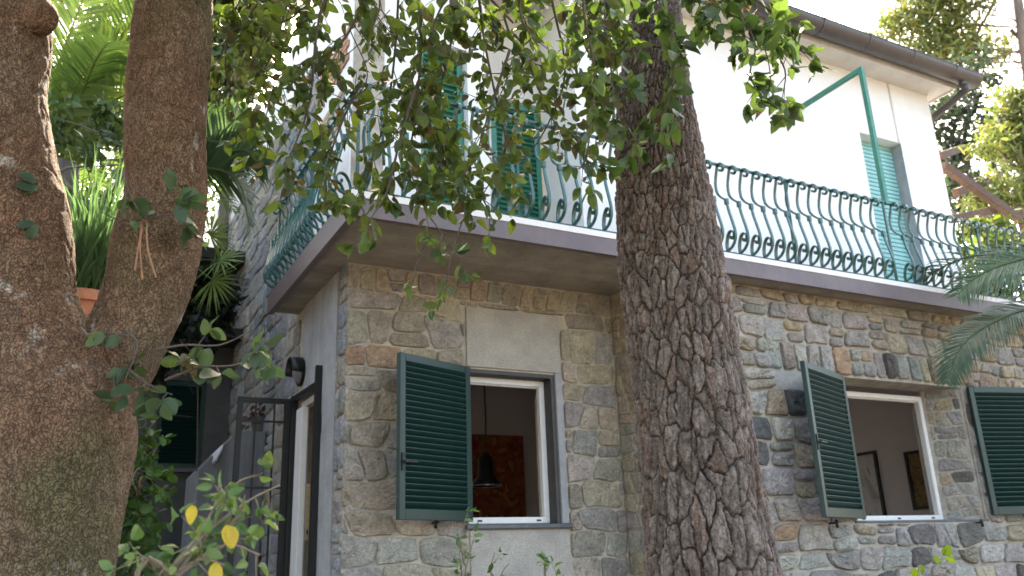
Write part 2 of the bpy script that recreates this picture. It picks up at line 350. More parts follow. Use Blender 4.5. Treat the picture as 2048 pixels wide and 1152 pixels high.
# ---- roof, eaves, gutter
eave_y = 6.36
r = MB()
XE = 10.50
r.box(4.0, XE, eave_y, YU+.6, ZE, ZE+.05)
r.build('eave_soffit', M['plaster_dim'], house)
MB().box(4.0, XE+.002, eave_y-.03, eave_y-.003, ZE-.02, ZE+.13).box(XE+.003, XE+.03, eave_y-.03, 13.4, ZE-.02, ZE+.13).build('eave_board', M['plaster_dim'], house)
r = MB(); r.v += [(3.6, 6.22, ZE+.2), (XE+.1, 6.22, ZE+.2), (XE+.1, 13.6, ZE+.2), (2.55, 13.6, ZE+.2), (2.55, 7.1, ZE+.2), (3.6, 7.0, ZE+.2), (5.6, 9.8, ZE+1.75), (7.6, 9.8, ZE+1.75)]
r.f += [(0, 1, 7, 6), (1, 2, 7), (2, 3, 6, 7), (3, 4, 6), (4, 5, 6), (5, 0, 6), (0, 5, 4, 3, 2, 1)]
roof = r.build('roof', M['rooftile'], house)
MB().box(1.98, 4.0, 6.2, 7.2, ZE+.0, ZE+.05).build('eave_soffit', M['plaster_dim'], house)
def gutter(a, b, rad, y_out):
    """half-round gutter running from a to b"""
    g = MB(); a = Vector(a); b = Vector(b); d = (b-a).normalized(); o = Vector(y_out); n = 12
    for P in (a, b):
        for rr in (rad, rad-.006):
            for k in range(n+1):
                t = math.pi*k/n; g.v.append(tuple(P+o*(math.cos(t)*rr)+Vector((0, 0, -math.sin(t)*rr*1.0))))
    m = n+1
    for k in range(n):
        g.f.append((k, k+1, 2*m+k+1, 2*m+k)); g.f.append((m+k+1, m+k, 3*m+k, 3*m+k+1))
    g.f.append((0, 2*m, 3*m, m)); g.f.append((n, m+n, 3*m+n, 2*m+n))
    g.f.append(tuple(list(range(m))+list(range(2*m-1, m-1, -1)))); g.f.append(tuple(list(range(2*m, 3*m))+list(range(4*m-1, 3*m-1, -1)))[::-1])
    # rolled bead on the outer lip
    g.tube([a+o*rad, b+o*rad], .009, 6); g.tube([a+d*.004-o*rad, a+d*.01-o*rad], .004, 5)
    # end caps
    for P, s in ((a, 1), (b, -1)): g.poly([P+o*(math.cos(math.pi*k/n)*rad)+Vector((0, 0, -math.sin(math.pi*k/n)*rad))+d*(.002*s) for k in range(n+1)])
    return g
GYC = eave_y-.17
gut = gutter((3.6, GYC, ZE+.145), (XE+.25, GYC, ZE+.115), .135, (0, -1, 0)).build('gutter', M['gutter'], house, smooth=True)
gut.data.set_sharp_from_angle(angle=math.radians(40))
bme = MB().tube([(0, .14, .03), (0, .0, .05), (0, -.13, .03), (0, -.15, 0), (0, -.115, -.085), (0, -.04, -.14), (0, .06, -.13)], .008, 5).mesh('bracket', M['gutter'])
for x in (4.6, 5.4, 6.2, 7.05, 7.72, 8.53, 9.36, 10.2): obj('bracket', bme, gut, Matrix.Translation((x, GYC, ZE+.13)))
dp = [onY(1912, 148, GYC), (XE-.05, GYC, ZE-.07), (XE-.05, GYC+.03, ZE-.16), (XU1+.08, YU+.45, ZE-.42), (XU1+.07, YU+.55, ZE-.56), (XU1+.07, YU+.55, 2.2)]
dp[0] = (XE-.05, GYC, ZE+.05)
MB().tube(catmull(dp[:5], 4).tolist()+[dp[5]], .05, 10).build('downpipe', M['gutter'], house, smooth=True)
gl = gutter((1.95, 6.3-.1, ZE+.05), (3.55, 6.3-.1, ZE+.07), .09, (0, -1, 0)).build('gutter', M['gutter'], house, smooth=True)
gl.data.set_sharp_from_angle(angle=math.radians(40))

# ---- balcony
XB0, XB1, YB1 = 1.712, 14.0, 8.46
s = MB()
s.box(XB0+.03, XB1, YF+.03, Y2+.02, SOF, SLAB-.004)
s.box(XB0+.03, XR+.02, Y2+.02, Y1+.02, SOF, SLAB-.004).box(XB0+.03, XW+.02, Y1+.02, YB1, SOF, SLAB-.004)
s.box(XR+.02, XB1, Y2+.02, YU+.02, SOF+.09, SLAB-.004)
balc = s.build('balcony_slab', M['soffit'], house)
MB().box(XB0, XB1, YF, YF+.028, SOF-.028, SLAB-.055).box(XB0, XB0+.028, YF+.105, YB1+.01, SOF-.028, SLAB).box(XB0, XB0+.028, YF+.028, YF+.105, SOF-.028, SLAB-.055).box(XB0+.028, XB1, YF+.0285, YF+.06, SOF-.026, SOF-.003).box(XB0+.0285, XB0+.06, YF+.06, YB1+.01, SOF-.026, SOF-.003).build('fascia', M['fascia'], balc)
MB().box(XB0-.006, XB1, YF-.006, YF+.10, SLAB-.053, SLAB).build('slab_edge', M['plaster'], balc)

# ---- railing
rail = MB()
ZR0, ZR1 = SLAB+.035, 3.65
YRL, XRL = YF+.06, XB0+.06
rail.box(XRL-.02, XB1, YRL-.02, YRL+.02, ZR1-.012, ZR1+.002).box(XRL-.02, XRL+.02, YRL+.02, YB1-.05, ZR1-.012, ZR1+.002)
rail.box(XRL-.015, XB1, YRL-.015, YRL+.015, ZR0-.006, ZR0+.004).box(XRL-.015, XRL+.015, YRL+.015, YB1-.05, ZR0-.006, ZR0+.004)
railing = rail.build('balcony_railing', M['rail'], house)
H = ZR1-ZR0
def ribbon(s, pts, w, t, k=3):
    """flat bar swept along (out, height) points, w wide along the rail, t thick"""
    C = catmull([(-o, h*H/.9) for (o, h) in pts], k); m = len(C); n0 = len(s.v)
    for i in range(m):
        d = C[min(i+1, m-1)]-C[max(i-1, 0)]; d = d/max(np.hypot(*d), 1e-9); nn = np.array([-d[1], d[0]])
        for (sx, sn) in ((-1, -1), (1, -1), (1, 1), (-1, 1)): q = C[i]+nn*sn*t/2; s.v.append((sx*w/2, q[0], q[1]))
    for i in range(m-1):
        for k_ in range(4): a = n0+i*4+k_; b_ = n0+i*4+(k_+1) % 4; s.f.append((a, b_, b_+4, a+4))
    s.f += [(n0+3, n0+2, n0+1, n0), tuple(n0+(m-1)*4+q for q in range(4))]
bl = MB()
ribbon(bl, [(0.0, .895), (-.015, .85), (-.045, .76), (-.055, .68), (-.04, .605), (.01, .545), (.058, .505), (.068, .47), (.084, .38), (.112, .27), (.134, .17), (.126, .09), (.075, .03), (.0, .004)], .023, .016, 2)
ribbon(bl, [(.006, .006), (.004, .06), (.018, .12), (.05, .172), (.09, .182), (.118, .15), (.112, .11), (.088, .098), (.072, .115), (.082, .132)], .034, .011, 3)
ribbon(bl, [(-.008, .872), (.03, .893), (.066, .88), (.08, .845), (.062, .81), (.03, .812), (.026, .835)], .03, .011, 3)
bl.box(-.016, .016, -.084, -.05, .455*H/.9, .51*H/.9)
bal_me = bl.mesh('baluster', M['rail'], smooth=True); bal_me.set_sharp_from_angle(angle=math.radians(40))
post_me = MB().box(-.011, .011, -.011, .011, -.035, H-.004).box(-.02, .02, -.02, .02, -.037, -.02).mesh('post', M['rail'])
foot_me = MB().box(-.012, .012, -.03, .012, -.075, -.004).mesh('rail_foot', M['rail'])
pitch = .1545
i = 0; x = XRL+.06
posts = [XRL, 3.17, 4.7, 6.27, 7.72, 9.30, 10.85, 12.4]
while x < 12.6:
    if min(abs(x-q) for q in posts) > .04: obj('baluster', bal_me, railing, Matrix.Translation((x, YRL, ZR0)))
    x += pitch
for q in posts: obj('post', post_me, railing, Matrix.Translation((q, YRL, ZR0)))
for q in (2.4, 3.95, 5.48, 7.0, 8.5, 10.1): obj('foot', foot_me, railing, Matrix.Translation((q, YRL, ZR0)))
y = YRL+.15; side_rot = Matrix.Rotation(math.radians(-90), 4, 'Z')
while y < YB1-.1:
    obj('baluster', bal_me, railing, Matrix.Translation((XRL, y, ZR0))@side_rot); y += pitch
for q in (7.1, YB1-.06): obj('post', post_me, railing, Matrix.Translation((XRL, q, ZR0)))
hk = [onY(*q, YRL) for q in ((733, 330), (728, 290), (729, 256), (745, 232), (747, 205), (738, 178), (752, 172))]
MB().tube(catmull(hk, 4), .014, 6).tube(catmull([onY(*q, YRL) for q in ((752, 172), (769, 184), (763, 225), (765, 262), (768, 330))], 4), .012, 6).build('scrolled_hook', M['rail'], railing, smooth=True)

# ---- awning frame: post on the railing, arm back to the wall
pt = onY(1722, 139, YRL)
MB().bar((pt[0], YRL, ZR1-.02), (pt[0], YRL, pt[2]), .05, .05, (0, 1, 0)).bar((pt[0], YRL-.025, pt[2]), (pt[0]-.02, YU+.01, pt[2]-.02), .05, .05).build('awning_frame', M['pole'], house)

# ---- stones -----------------------------------------------------------------
def clip_poly(P, nx, ny, c):
    """keep nx*x+ny*y <= c"""
    out = []
    for i in range(len(P)):
        a = P[i]; b = P[(i+1) % len(P)]; da = nx*a[0]+ny*a[1]-c; db = nx*b[0]+ny*b[1]-c
        if da <= 0: out.append(a)
        if da*db < 0: t = da/(da-db); out.append((a[0]+(b[0]-a[0])*t, a[1]+(b[1]-a[1])*t))
    return out
def area(P): return .5*abs(sum(P[i][0]*P[(i+1) % len(P)][1]-P[(i+1) % len(P)][0]*P[i][1] for i in range(len(P)))) if len(P) > 2 else 0
def wob(seed, s, amp):
    return amp*(math.sin(s*3.1+seed*1.7)+.7*math.sin(s*7.3+seed*2.9)+.5*math.sin(s*13.7+seed*4.1))/1.6
def courses(s0, s1, z0, z1, hmin, hmax, wmin, wmax, rnd, amp=.03, slant=.04):
    """rubble courses: quads (lists of corner points) between two wavering bed joints"""
    out = []; z = z0; sa = rnd.uniform(0, 99)
    while z < z1:
        h = rnd.uniform(hmin, hmax); sb = rnd.uniform(0, 99)
        if z+h > z1-.04: h = z1-z; sb = 0
        lo = lambda s, z=z, sa=sa: z+(wob(sa, s, amp) if sa else 0)
        hi = lambda s, z=z, h=h, sb=sb: z+h+(wob(sb, s, amp) if sb else 0)
        s = s0-rnd.uniform(0, wmax*.7); tl = 0
        while s < s1:
            wd = rnd.uniform(wmin, wmax)*(1.3 if rnd.random() < .12 else 1); tr2 = rnd.uniform(-slant, slant); e = s+wd
            xa, xb, xc, xd = s-tl, e-tr2, e+tr2, s+tl
            if h > .15 and rnd.random() < .17:
                f = rnd.uniform(.38, .62); m0 = lo(s)*(1-f)+hi(s)*f+rnd.uniform(-.012, .012); m1 = lo(e)*(1-f)+hi(e)*f+rnd.uniform(-.012, .012)
                out.append([(xa, lo(xa)), ((xa+xb)/2, lo((xa+xb)/2)), (xb, lo(xb)), ((xb+xc)/2, m1), ((s+e)/2, (m0+m1)/2+rnd.uniform(-.01, .01)), ((xa+xd)/2, m0)])
                out.append([((xa+xd)/2, m0), ((s+e)/2, (m0+m1)/2), ((xb+xc)/2, m1), (xc, hi(xc)), ((xc+xd)/2, hi((xc+xd)/2)), (xd, hi(xd))])
            else:
                q = wd*.3
                out.append([(xa, lo(xa)), (xa+q, lo(xa+q)), (xb-q, lo(xb-q)), (xb, lo(xb)), ((xb+xc)/2+rnd.uniform(-.008, .008), (lo(e)+hi(e))/2), (xc, hi(xc)), (xc-q, hi(xc-q)), (xd+q, hi(xd+q)), (xd, hi(xd)), ((xa+xd)/2+rnd.uniform(-.008, .008), (lo(s)+hi(s))/2)])
            s = e; tl = tr2
        z += h; sa = sb
    return out
def masonry(name_parent, plane, rect, holes, seeds, gap, proud, rounding, colour, rnd, limit=None, sharp=26):
    """plane: (origin, U, N) ; stones as objects, children of name_parent"""
    O, U, N = (np.array(a, float) for a in plane); Zv = np.array([0, 0, 1.0])
    made = []
    for P in seeds:
        for nx, ny, c0 in ((-1, 0, -rect[0]), (1, 0, rect[1]), (0, -1, -rect[2]), (0, 1, rect[3])): P = clip_poly(P, nx, ny, c0)
        if len(P) < 3: continue
        for (hx0, hx1, hz0, hz1) in holes:
            if len(P) < 3: break
            xs = [p[0] for p in P]; zs = [p[1] for p in P]
            if max(xs) > hx0 and min(xs) < hx1 and max(zs) > hz0 and min(zs) < hz1:
                best = max((clip_poly(P, 1, 0, hx0), clip_poly(P, -1, 0, -hx1), clip_poly(P, 0, 1, hz0), clip_poly(P, 0, -1, -hz1)), key=area)
                P = best
        if len(P) < 3 or area(P) < .0028: continue
        Pa = np.array(P); cc = (Pa.max(0)+Pa.min(0))/2; ext = np.ptp(Pa, axis=0)
        if ext.min() < .035: continue
        gk = gap*rnd.uniform(.7, 1.4); P = [tuple(v) for v in cc+(Pa-cc)*np.maximum(.5, 1-gk/ext)]
        for _ in range(rounding):       # chaikin
            Q = []
            for k in range(len(P)):
                a = P[k]; b = P[(k+1) % len(P)]; q = .2
                Q += [(a[0]*(1-q)+b[0]*q, a[1]*(1-q)+b[1]*q), (a[0]*q+b[0]*(1-q), a[1]*q+b[1]*(1-q))]
            P = Q
        # resample to 16 points by length
        Pn = np.array(P); L = np.r_[0, np.cumsum(np.hypot(*(np.roll(Pn, -1, 0)-Pn).T))]; n = 18
        t = np.linspace(0, L[-1], n, endpoint=False); Pc = np.vstack([Pn, Pn[:1]])
        R_ = np.stack([np.interp(t, L, Pc[:, 0]), np.interp(t, L, Pc[:, 1])], 1)
        c = R_.mean(0); R_ = c+(R_-c)*(1+RNG.uniform(-.035, .02, (n, 1)))
        h = proud*rnd.uniform(.55, 1.35); tilt = RNG.uniform(-.25, .25, 2)*h/.15
        rings = []
        for (k, hh, j) in ((1.0, -.02, 0), (1.0, h*.45, 0), (.92, h*.86, .14), (.64, h*1.0, .24), (.32, h*1.05, .28)):
            q = c+(R_-c)*k; o = hh+RNG.uniform(-1, 1, n)*j*h+((q-c)@tilt if hh > 0 else 0)
            rings.append(O+q[:, :1]*U+q[:, 1:]*Zv+np.maximum(o, -.02)[:, None]*N)
        V = np.vstack(rings+[(O+c[0]*U+c[1]*Zv+N*h*1.04)[None]])
        F = []
        flip = np.dot(np.cross(U, Zv), N) < 0
        for r_ in range(4):
            for k in range(n):
                a, b = r_*n+k, r_*n+(k+1) % n; F.append((a, b, b+n, a+n))
        T3 = [(4*n+k, 4*n+(k+1) % n, 5*n) for k in range(n)]
        ccw = sum(R_[k][0]*R_[(k+1) % n][1]-R_[(k+1) % n][0]*R_[k][1] for k in range(n)) > 0
        if ccw == flip: F = [f[::-1] for f in F]; T3 = [f[::-1] for f in T3]
        made.append((area(P), V, F+T3, colour(c[0], c[1], rnd)))
    made.sort(key=lambda m: -m[0])
    for k, (a, V, F, c) in enumerate(made):
        if limit is not None and k >= limit: break
        me = bpy.data.meshes.new('stone'); me.from_pydata(V.tolist(), [], F); finish(me, M['stone'], True, np.tile(c, (len(V), 1))); me.set_sharp_from_angle(angle=math.radians(sharp)); obj('stone', me, name_parent)
    rest = made[limit:] if limit is not None else []
    if rest:
        V = []; F = []; C = []
        for (a, v, f, c) in rest: n = len(V); V += v.tolist(); F += [tuple(i+n for i in q) for q in f]; C += [c]*len(v)
        me = bpy.data.meshes.new('stone_infill'); me.from_pydata(V, [], F); finish(me, M['stone'], True, np.array(C))
        tag(obj('stone_infill', me, name_parent), kind='stuff')
    print('stones', name_parent.name, len(made))
def jitc(c, rnd, a=.12): k = 1+rnd.uniform(-a, a); return tuple(max(.01, v*k*(1+rnd.uniform(-.04, .04))) for v in c)
TAN = [(.50, .42, .31), (.47, .405, .315), (.43, .375, .29), (.54, .465, .35), (.46, .42, .36), (.40, .36, .30), (.52, .43, .30)]
GREY = [(.40, .375, .335), (.42, .39, .34), (.37, .35, .315), (.44, .405, .35), (.47, .43, .365)]
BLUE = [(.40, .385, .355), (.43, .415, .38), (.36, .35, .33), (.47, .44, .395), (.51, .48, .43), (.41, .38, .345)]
DARK = [(.17, .17, .165), (.21, .20, .185), (.19, .17, .15)]
RUST = [(.48, .33, .22), (.44, .34, .25), (.48, .38, .28)]
def col_bay(s, z, r):
    k = r.random()
    if s < 2.4 and 1.62 < z < 1.88: return jitc(RUST[0], r, .08)
    if z > 1.2: return jitc(r.choice(TAN if k < .93 else GREY), r, .07)
    return jitc(r.choice(GREY if k < .3 else TAN if k < .98 else DARK), r, .08)
def col_front(s, z, r):
    k = r.random()
    if z > 1.95: return jitc(r.choice(TAN if k < .7 else BLUE if k < .98 else DARK), r, .09)
    if z > 1.66: return jitc(r.choice(TAN if k < .45 else BLUE if k < .85 else RUST if k < .93 else DARK), r, .09)
    if s > 8.6 and z > 1.2: return jitc(r.choice(BLUE if k < .6 else DARK), r, .2)
    return jitc(r.choice(BLUE if k < .46 else GREY if k < .72 else TAN if k < .90 else DARK if k < .97 else RUST), r, .12)
SKY_TINT = [(.33, .35, .38), (.38, .40, .425), (.29, .31, .335), (.42, .43, .44)]  # bluish skylight on the shaded side painted into the stone colours
def col_side(s, z, r): return jitc(r.choice(SKY_TINT*2+BLUE+TAN[4:5]), r)
rb = random.Random(11)
sd_ = courses(XW, XR, -.75, 2.30, .16, .29, .17, .46, rb, .034, .05)+courses(XW, XR, 2.30, 2.53, .3, .3, .11, .21, rb, .012)
masonry(bay_wall, ((0, Y1, 0), (1, 0, 0), (0, -1, 0)), (XW-.012, XR-.01, -.6, SOF-.004), [(3.105, 4.10, -.7, 2.25)], sd_, .015, .025, 1, col_bay, rb, 110)
rb = random.Random(23)
sd_ = courses(XR, 10.6, -.9, 1.70, .17, .27, .17, .42, rb, .035, .05)
sd_ = [q for q in sd_ if not (min(p[1] for p in q) > 1.5 and 5.9 < q[0][0] < 8.85)]
sd_ += courses(5.95, 8.9, 1.70, 2.0, .3, .3, .12, .21, rb, .012, .014)+courses(XR, 5.93, 1.70, 2.0, .15, .2, .16, .3, rb)+courses(8.9, 10.6, 1.70, 2.0, .15, .2, .16, .34, rb)
sd_ += courses(XR, 10.6, 2.0, 2.40, .19, .22, .16, .40, rb, .022, .035) + courses(XR, 10.6, 2.40, 2.53, .13, .13, .2, .5, rb, .008)
masonry(front_wall, ((0, Y2, 0), (1, 0, 0), (0, -1, 0)), (XR-.015, 10.4, -.62, SOF-.004), [(6.83, 8.78, .265, 1.70)], sd_, .024, .040, 2, col_front, rb, 175)
rb = random.Random(31)
masonry(front_wall, ((XR, 0, 0), (0, 1, 0), (-1, 0, 0)), (Y2-.015, Y1-.005, -.5, SOF-.004), [], courses(Y2, Y1, -.6, SOF, .15, .22, .16, .3, rb), .014, .016, 2, col_bay, rb, 40)
rb = random.Random(37)   # stones in the splayed right reveal
ju = np.array([8.48-8.767, 6.26-Y2-.02, 0]); jl = np.linalg.norm(ju); ju /= jl
masonry(front_wall, ((8.767, Y2+.02, 0), ju, (-ju[1], ju[0], 0)), (.01, jl-.03, .285, 1.68), [], courses(0, jl, .28, 1.7, .12, .18, .12, .22, rb), .018, .014, 2, col_front, rb, 24)
rb = random.Random(41)   # left side wall: stones beyond the plaster strip, and above the balcony
sd_ = courses(Y1, 13.6, -.4, 5.45, .17, .28, .22, .55, rb, .03)
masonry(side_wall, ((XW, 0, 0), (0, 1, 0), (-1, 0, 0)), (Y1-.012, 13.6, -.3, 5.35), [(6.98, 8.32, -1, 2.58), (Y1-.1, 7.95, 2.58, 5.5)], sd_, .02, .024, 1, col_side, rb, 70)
# plaster on the side wall: above the stones, round the doorway, the quoin strip with its brick patches
MB().box(XW-.012, XW-.001, 7.96, 15.5, 5.36, ZE+.1).box(XW-.018, XW-.001, Y1+.005, 7.94, SLAB+.01, ZE+.1).build('side_plaster', M['plaster'], house)
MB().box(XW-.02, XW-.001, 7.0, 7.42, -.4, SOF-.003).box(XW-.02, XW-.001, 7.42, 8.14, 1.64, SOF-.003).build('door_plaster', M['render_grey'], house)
for (px, py, nx_, nz_) in ((672, 140, 5, 5), (660, 258, 5, 5)):
    c = onX(px, py, XW)
    rr = random.Random(px)
    for a in range(nx_):
        for b in range(nz_):
            ly = .21; yy = c[1]-nx_*ly/2+a*ly+(b % 2)*.07; zz = c[2]-nz_*.075/2+b*.075
            me = MB().box(XW-.034, XW-.012, yy+.006, yy+ly-.008, zz+.005, zz+.068).mesh('brick', M['brickred'], col=jitc((.42, .22, .13) if px > 665 else (.44, .33, .2), rr, .2), bevel=.004)
            obj('brick', me, side_wall)

# ---- concrete panels above and below the bay window
MB().box(3.123, 4.09, Y1-.022, Y1+.01, 1.69, 2.245).build('lintel_panel', M['concrete'], house, bevel=.004)
MB().box(3.123, 4.09, Y1-.02, Y1+.01, -.9, .288).build('apron_panel', M['concrete'], house, bevel=.004)
MB().box(4.022, 4.092, Y1-.024, Y1+.02, .335, 1.688).build('window_surround', M['render_grey'], house, bevel=.003)
MB().box(3.10, 3.121, Y1-.01, Y1+.02, .335, 1.688).build('window_surround', M['render_grey'], house, bevel=.003)

# ---- windows
def window(x0, x1, z0, z1, y, sill, cas, dark, label):
    t = .055
    b = MB().box(x0, x0+t, y, y+.06, z0+t, z1-t).box(x1-t, x1, y, y+.06, z0+t, z1-t).box(x0, x1, y, y+.06, z1-t, z1).box(x0, x1, y, y+.06, z0, z0+t).box(x0+t, x1-t, y+.02, y+.05, z1-t-.012, z1-t)
    wv = tag(b.build('window', M['pvc'], house, bevel=.005), label)
    MB().box(*sill).build('sill', M['slate'], wv, bevel=.004)
    for q in (.12, .5, .88) if x1-x0 > 1 else (.17, .86):
        xx = x0+(x1-x0)*q; MB().box(xx-.022, xx+.022, y-.004, y+.004, z0+.018, z0+.034).build('drain_cap', M['iron'], wv)
    # casement swung into the room from the right jamb
    hx, ang, cw = cas
    Mx = Matrix.Translation((hx, y+.06, 0))@Matrix.Rotation(ang, 4, 'Z')
    c = MB(); zz0, zz1 = z0+.045, z1-.06
    for a in ((-cw, -cw+.06), (-.06, 0)): c.box(a[0], a[1], 0, .05, zz0, zz1, Mx)
    for a in ((zz0, zz0+.06), (zz1-.06, zz1)): c.box(-cw+.06, -.06, 0, .05, a[0], a[1], Mx)
    cs = c.build('casement', M['pvc'], wv)
    MB().box(-cw+.058, -.058, .02, .028, zz0+.058, zz1-.058, Mx).build('pane', M['glass'], wv)
    MB().box(-cw+.02, -cw+.04, .05, .085, .95, .97, Mx).box(-cw+.022, -cw+.038, .085, .1, .85, .97, Mx).build('handle', M['steel'], wv)
    return wv
w1 = window(3.14, 3.985, .345, 1.635, Y1+.13, (3.08, 4.11, Y1-.055, Y1+.13, .296, .332), (3.94, math.radians(-117), .62), True, 'single white framed window with its casement swung inwards')
w2 = window(7.10, 8.485, .29, 1.625, 6.262, (6.80, 8.80, Y2-.012, 6.26, .262, .285), (8.43, math.radians(-139), .6), False, 'wide white framed window with its casement swung inwards')
# left casement of the wide window, swung in too
MB().box(3.985, 4.02, Y1+.002, Y1+.19, .335, 1.672).build('window_reveal', M['dark_reveal'], house)
MB().box(3.11, 3.984, Y1+.002, Y1+.13, 1.64, 1.672).build('window_reveal', M['dark_reveal'], house)

# ---- shutters
def shutter(hx, hy, ang, width, z0, z1, n, label, hz):
    """hinge at (hx,hy); leaf runs along local -x turned by ang"""
    Mx = Matrix.Translation((hx, hy, 0))@Matrix.Rotation(ang, 4, 'Z')
    t, e = .062, .045
    b = MB().box(-width, -width+t, 0, e, z0, z1, Mx).box(-t, 0, 0, e, z0, z1, Mx).box(-width+t, -t, 0.001, e-.001, z0, z0+.085, Mx).box(-width+t, -t, .001, e-.001, z1-t, z1, Mx)
    sh = tag(b.build('shutter', M['shutter'], house, bevel=.004), label)
    zz0, zz1 = z0+.085, z1-t; h = (zz1-zz0)/n
    ang_l = math.radians(-50)
    me = MB().box(-width/2+t-.005, width/2-t+.005, -h*.78, h*.78, -.0045, .0045).mesh('slat', M['shutter'], bevel=.003)
    for i in range(n):
        obj('slat', me, sh, Mx@Matrix.Translation((-width/2, e/2, zz0+(i+.5)*h))@Matrix.Rotation(ang_l, 4, 'X'))
    hb = MB().box(-width+.018, -width+.042, -.01, .0, hz-.07, hz+.07, Mx).box(-width+.022, -width+.038, -.04, -.01, hz-.008, hz+.008, Mx).box(-width+.022, -width+.15, -.046, -.034, hz-.007, hz+.007, Mx)
    hb.build('handle', M['iron'], sh)
    return sh
shutter(3.135, Y1-.06, math.radians(22.5), .835, .36, 1.675, 25, 'green louvred shutter swung open beside the concrete framed window', .80)
shutter(6.90, Y2-.06, math.radians(22), 1.0, .30, 1.69, 25, 'green louvred shutter swung open towards the pine trunk', .95)
Mx3 = math.radians(180-16)
def shutter_r(hx, hy, ang, width, z0, z1, n, label):
    Mx = Matrix.Translation((hx, hy, 0))@Matrix.Rotation(ang, 4, 'Z'); t, e = .062, .045
    b = MB().box(0, t, 0, e, z0, z1, Mx).box(width-t, width, 0, e, z0, z1, Mx).box(t, width-t, .001, e-.001, z0, z0+.085, Mx).box(t, width-t, .001, e-.001, z1-t, z1, Mx)
    sh = tag(b.build('shutter', M['shutter'], house, bevel=.004), label)
    zz0, zz1 = z0+.085, z1-t; h = (zz1-zz0)/n
    me = MB().box(-width/2+t-.005, width/2-t+.005, -h*.78, h*.78, -.0045, .0045).mesh('slat', M['shutter'], bevel=.003)
    for i in range(n): obj('slat', me, sh, Mx@Matrix.Translation((width/2, e/2, zz0+(i+.5)*h))@Matrix.Rotation(math.radians(-50), 4, 'X'))
    return sh
shutter_r(8.80, Y2-.08, math.radians(-14), 1.0, .32, 1.69, 25, 'green louvred shutter swung open beside the palm frond')
for (px, py, yy) in ((868, 1046, Y1), (1668, 1046, Y2), (1958, 1045, Y2)):
    c = onY(px, py, yy-.06)
    MB().tube([(c[0], yy+.02, c[2]), (c[0], yy-.1, c[2])], .009, 6).tube([(c[0], yy-.09, c[2]+.03), (c[0], yy-.095, c[2]-.045)], .014, 6).tube([(c[0]-.03, yy-.085, c[2]), (c[0]+.03, yy-.085, c[2]+.005)], .009, 6).build('shutter_stop', M['iron'], house, smooth=True)

# ---- rooms behind the windows; unseen back openings added to brighten them
def room(walls, floor):
    q = MB()
    for a_ in walls: q.box(*a_)
    q.build('room_wall', M['room'], house); MB().box(*floor).build('room_floor', M['floor'], house)
Z0, Z1 = -.55, 2.42
room([(2.37, 2.42, 7.09, 7.42, Z0, Z1), (2.37, 2.42, 8.30, 10.6, Z0, Z1), (2.37, 2.42, 7.42, 8.30, 1.6, Z1), (6.6, 6.65, 7.09, 10.6, Z0, Z1), (5.03, 6.6, 7.04, 7.085, Z0, Z1),
      (2.37, 3.2, 10.6, 10.65, Z0, Z1), (3.55, 6.65, 10.6, 10.65, Z0, Z1), (3.2, 3.55, 10.6, 10.65, 1.7, Z1), (3.2, 3.55, 10.6, 10.65, Z0, .8), (2.37, 6.65, 7.09, 10.65, Z1, Z1+.05)], (2.37, 6.65, 7.04, 10.65, Z0-.05, Z0-.002))
room([(6.66, 6.71, 6.32, 11.0, Z0, Z1), (9.75, 9.80, 6.32, 11.0, Z0, Z1), (6.66, 7.3, 11.0, 11.05, Z0, Z1), (7.75, 9.8, 11.0, 11.05, Z0, Z1), (7.3, 7.75, 11.0, 11.05, 1.7, Z1), (7.3, 7.75, 11.0, 11.05, Z0, .7), (6.66, 9.8, 6.32, 11.05, Z1, Z1+.05)], (6.66, 9.8, 6.31, 11.05, Z0-.05, Z0-.002))
# ---- doorway in the side wall: open white door and its lock strip
d = MB().box(XW+.02, XW+.09, 7.43, 7.49, GZ+.05, 1.58).box(XW+.02, XW+.09, 8.23, 8.29, GZ+.05, 1.58).box(XW+.02, XW+.09, 7.49, 8.23, 1.52, 1.58).build('door_frame', M['pvc'], house, bevel=.004)
q0 = onY(601, 900, 8.03); q1 = onY(614, 900, 8.03); q2 = onY(624, 900, 8.0); q3 = onY(629, 900, 8.0)
dl = MB().box(q0[0], q1[0], 8.03, 8.25, GZ+.06, 1.5).box(q2[0]-.008, q2[0]+.012, 7.9, 7.93, GZ+.06, 1.5).build('door_leaf', M['pvc'], house, bevel=.004)
qa = onY(613, 968, 8.0); qb = onY(621, 1080, 8.0)
MB().box(qa[0], qa[0]+.035, 7.99, 8.0, qb[2], qa[2]).build('lock_plate', M['brass'], dl)
MB().box(qa[0]+.012, qa[0]+.024, 7.975, 7.99, qb[2]+.05, qb[2]+.09).build('latch', M['iron'], dl)

# ================================================================== GATE, LAMP
gate = thing('iron_gate', (XW-.08, 8.3, GZ), 'black iron bar gate standing open at the side doorway', 'gate')
gx0, gx1 = onY(480, 798, 8.34)[0], XW-.07
gy = 8.34; gz1 = onY(530, 796, gy)[2]
MB().box(gx0-.02, gx0+.03, gy-.02, gy+.02, GZ+.1, gz1).box(gx1-.06, gx1, gy-.02, gy+.02, GZ+.1, gz1).box(gx0+.03, gx1-.06, gy-.018, gy+.018, gz1-.05, gz1-.001).build('leaf_frame', M['iron'], gate)
for py in (843, 976):
    z = onY(530, py, gy)[2]; MB().box(gx0+.03, gx1-.06, gy-.01, gy+.01, z-.009, z+.009).build('crossbar', M['iron'], gate)
bm_ = MB().box(-.008, .008, -.008, .008, GZ+.1, gz1-.05).mesh('bar', M['iron'])
for px in (507, 545): obj('bar', bm_, gate, Matrix.Translation((onY(px, 900, gy)[0], gy, 0)))
MB().box(XW-.075, XW-.021, 7.40, 7.455, GZ, 1.76).build('hinge_post', M['iron'], gate)
MB().bar((XW-.05, 7.455, 1.59), (XW-.05, 8.3, 1.61), .05, .05).build('head_bar', M['iron'], gate)
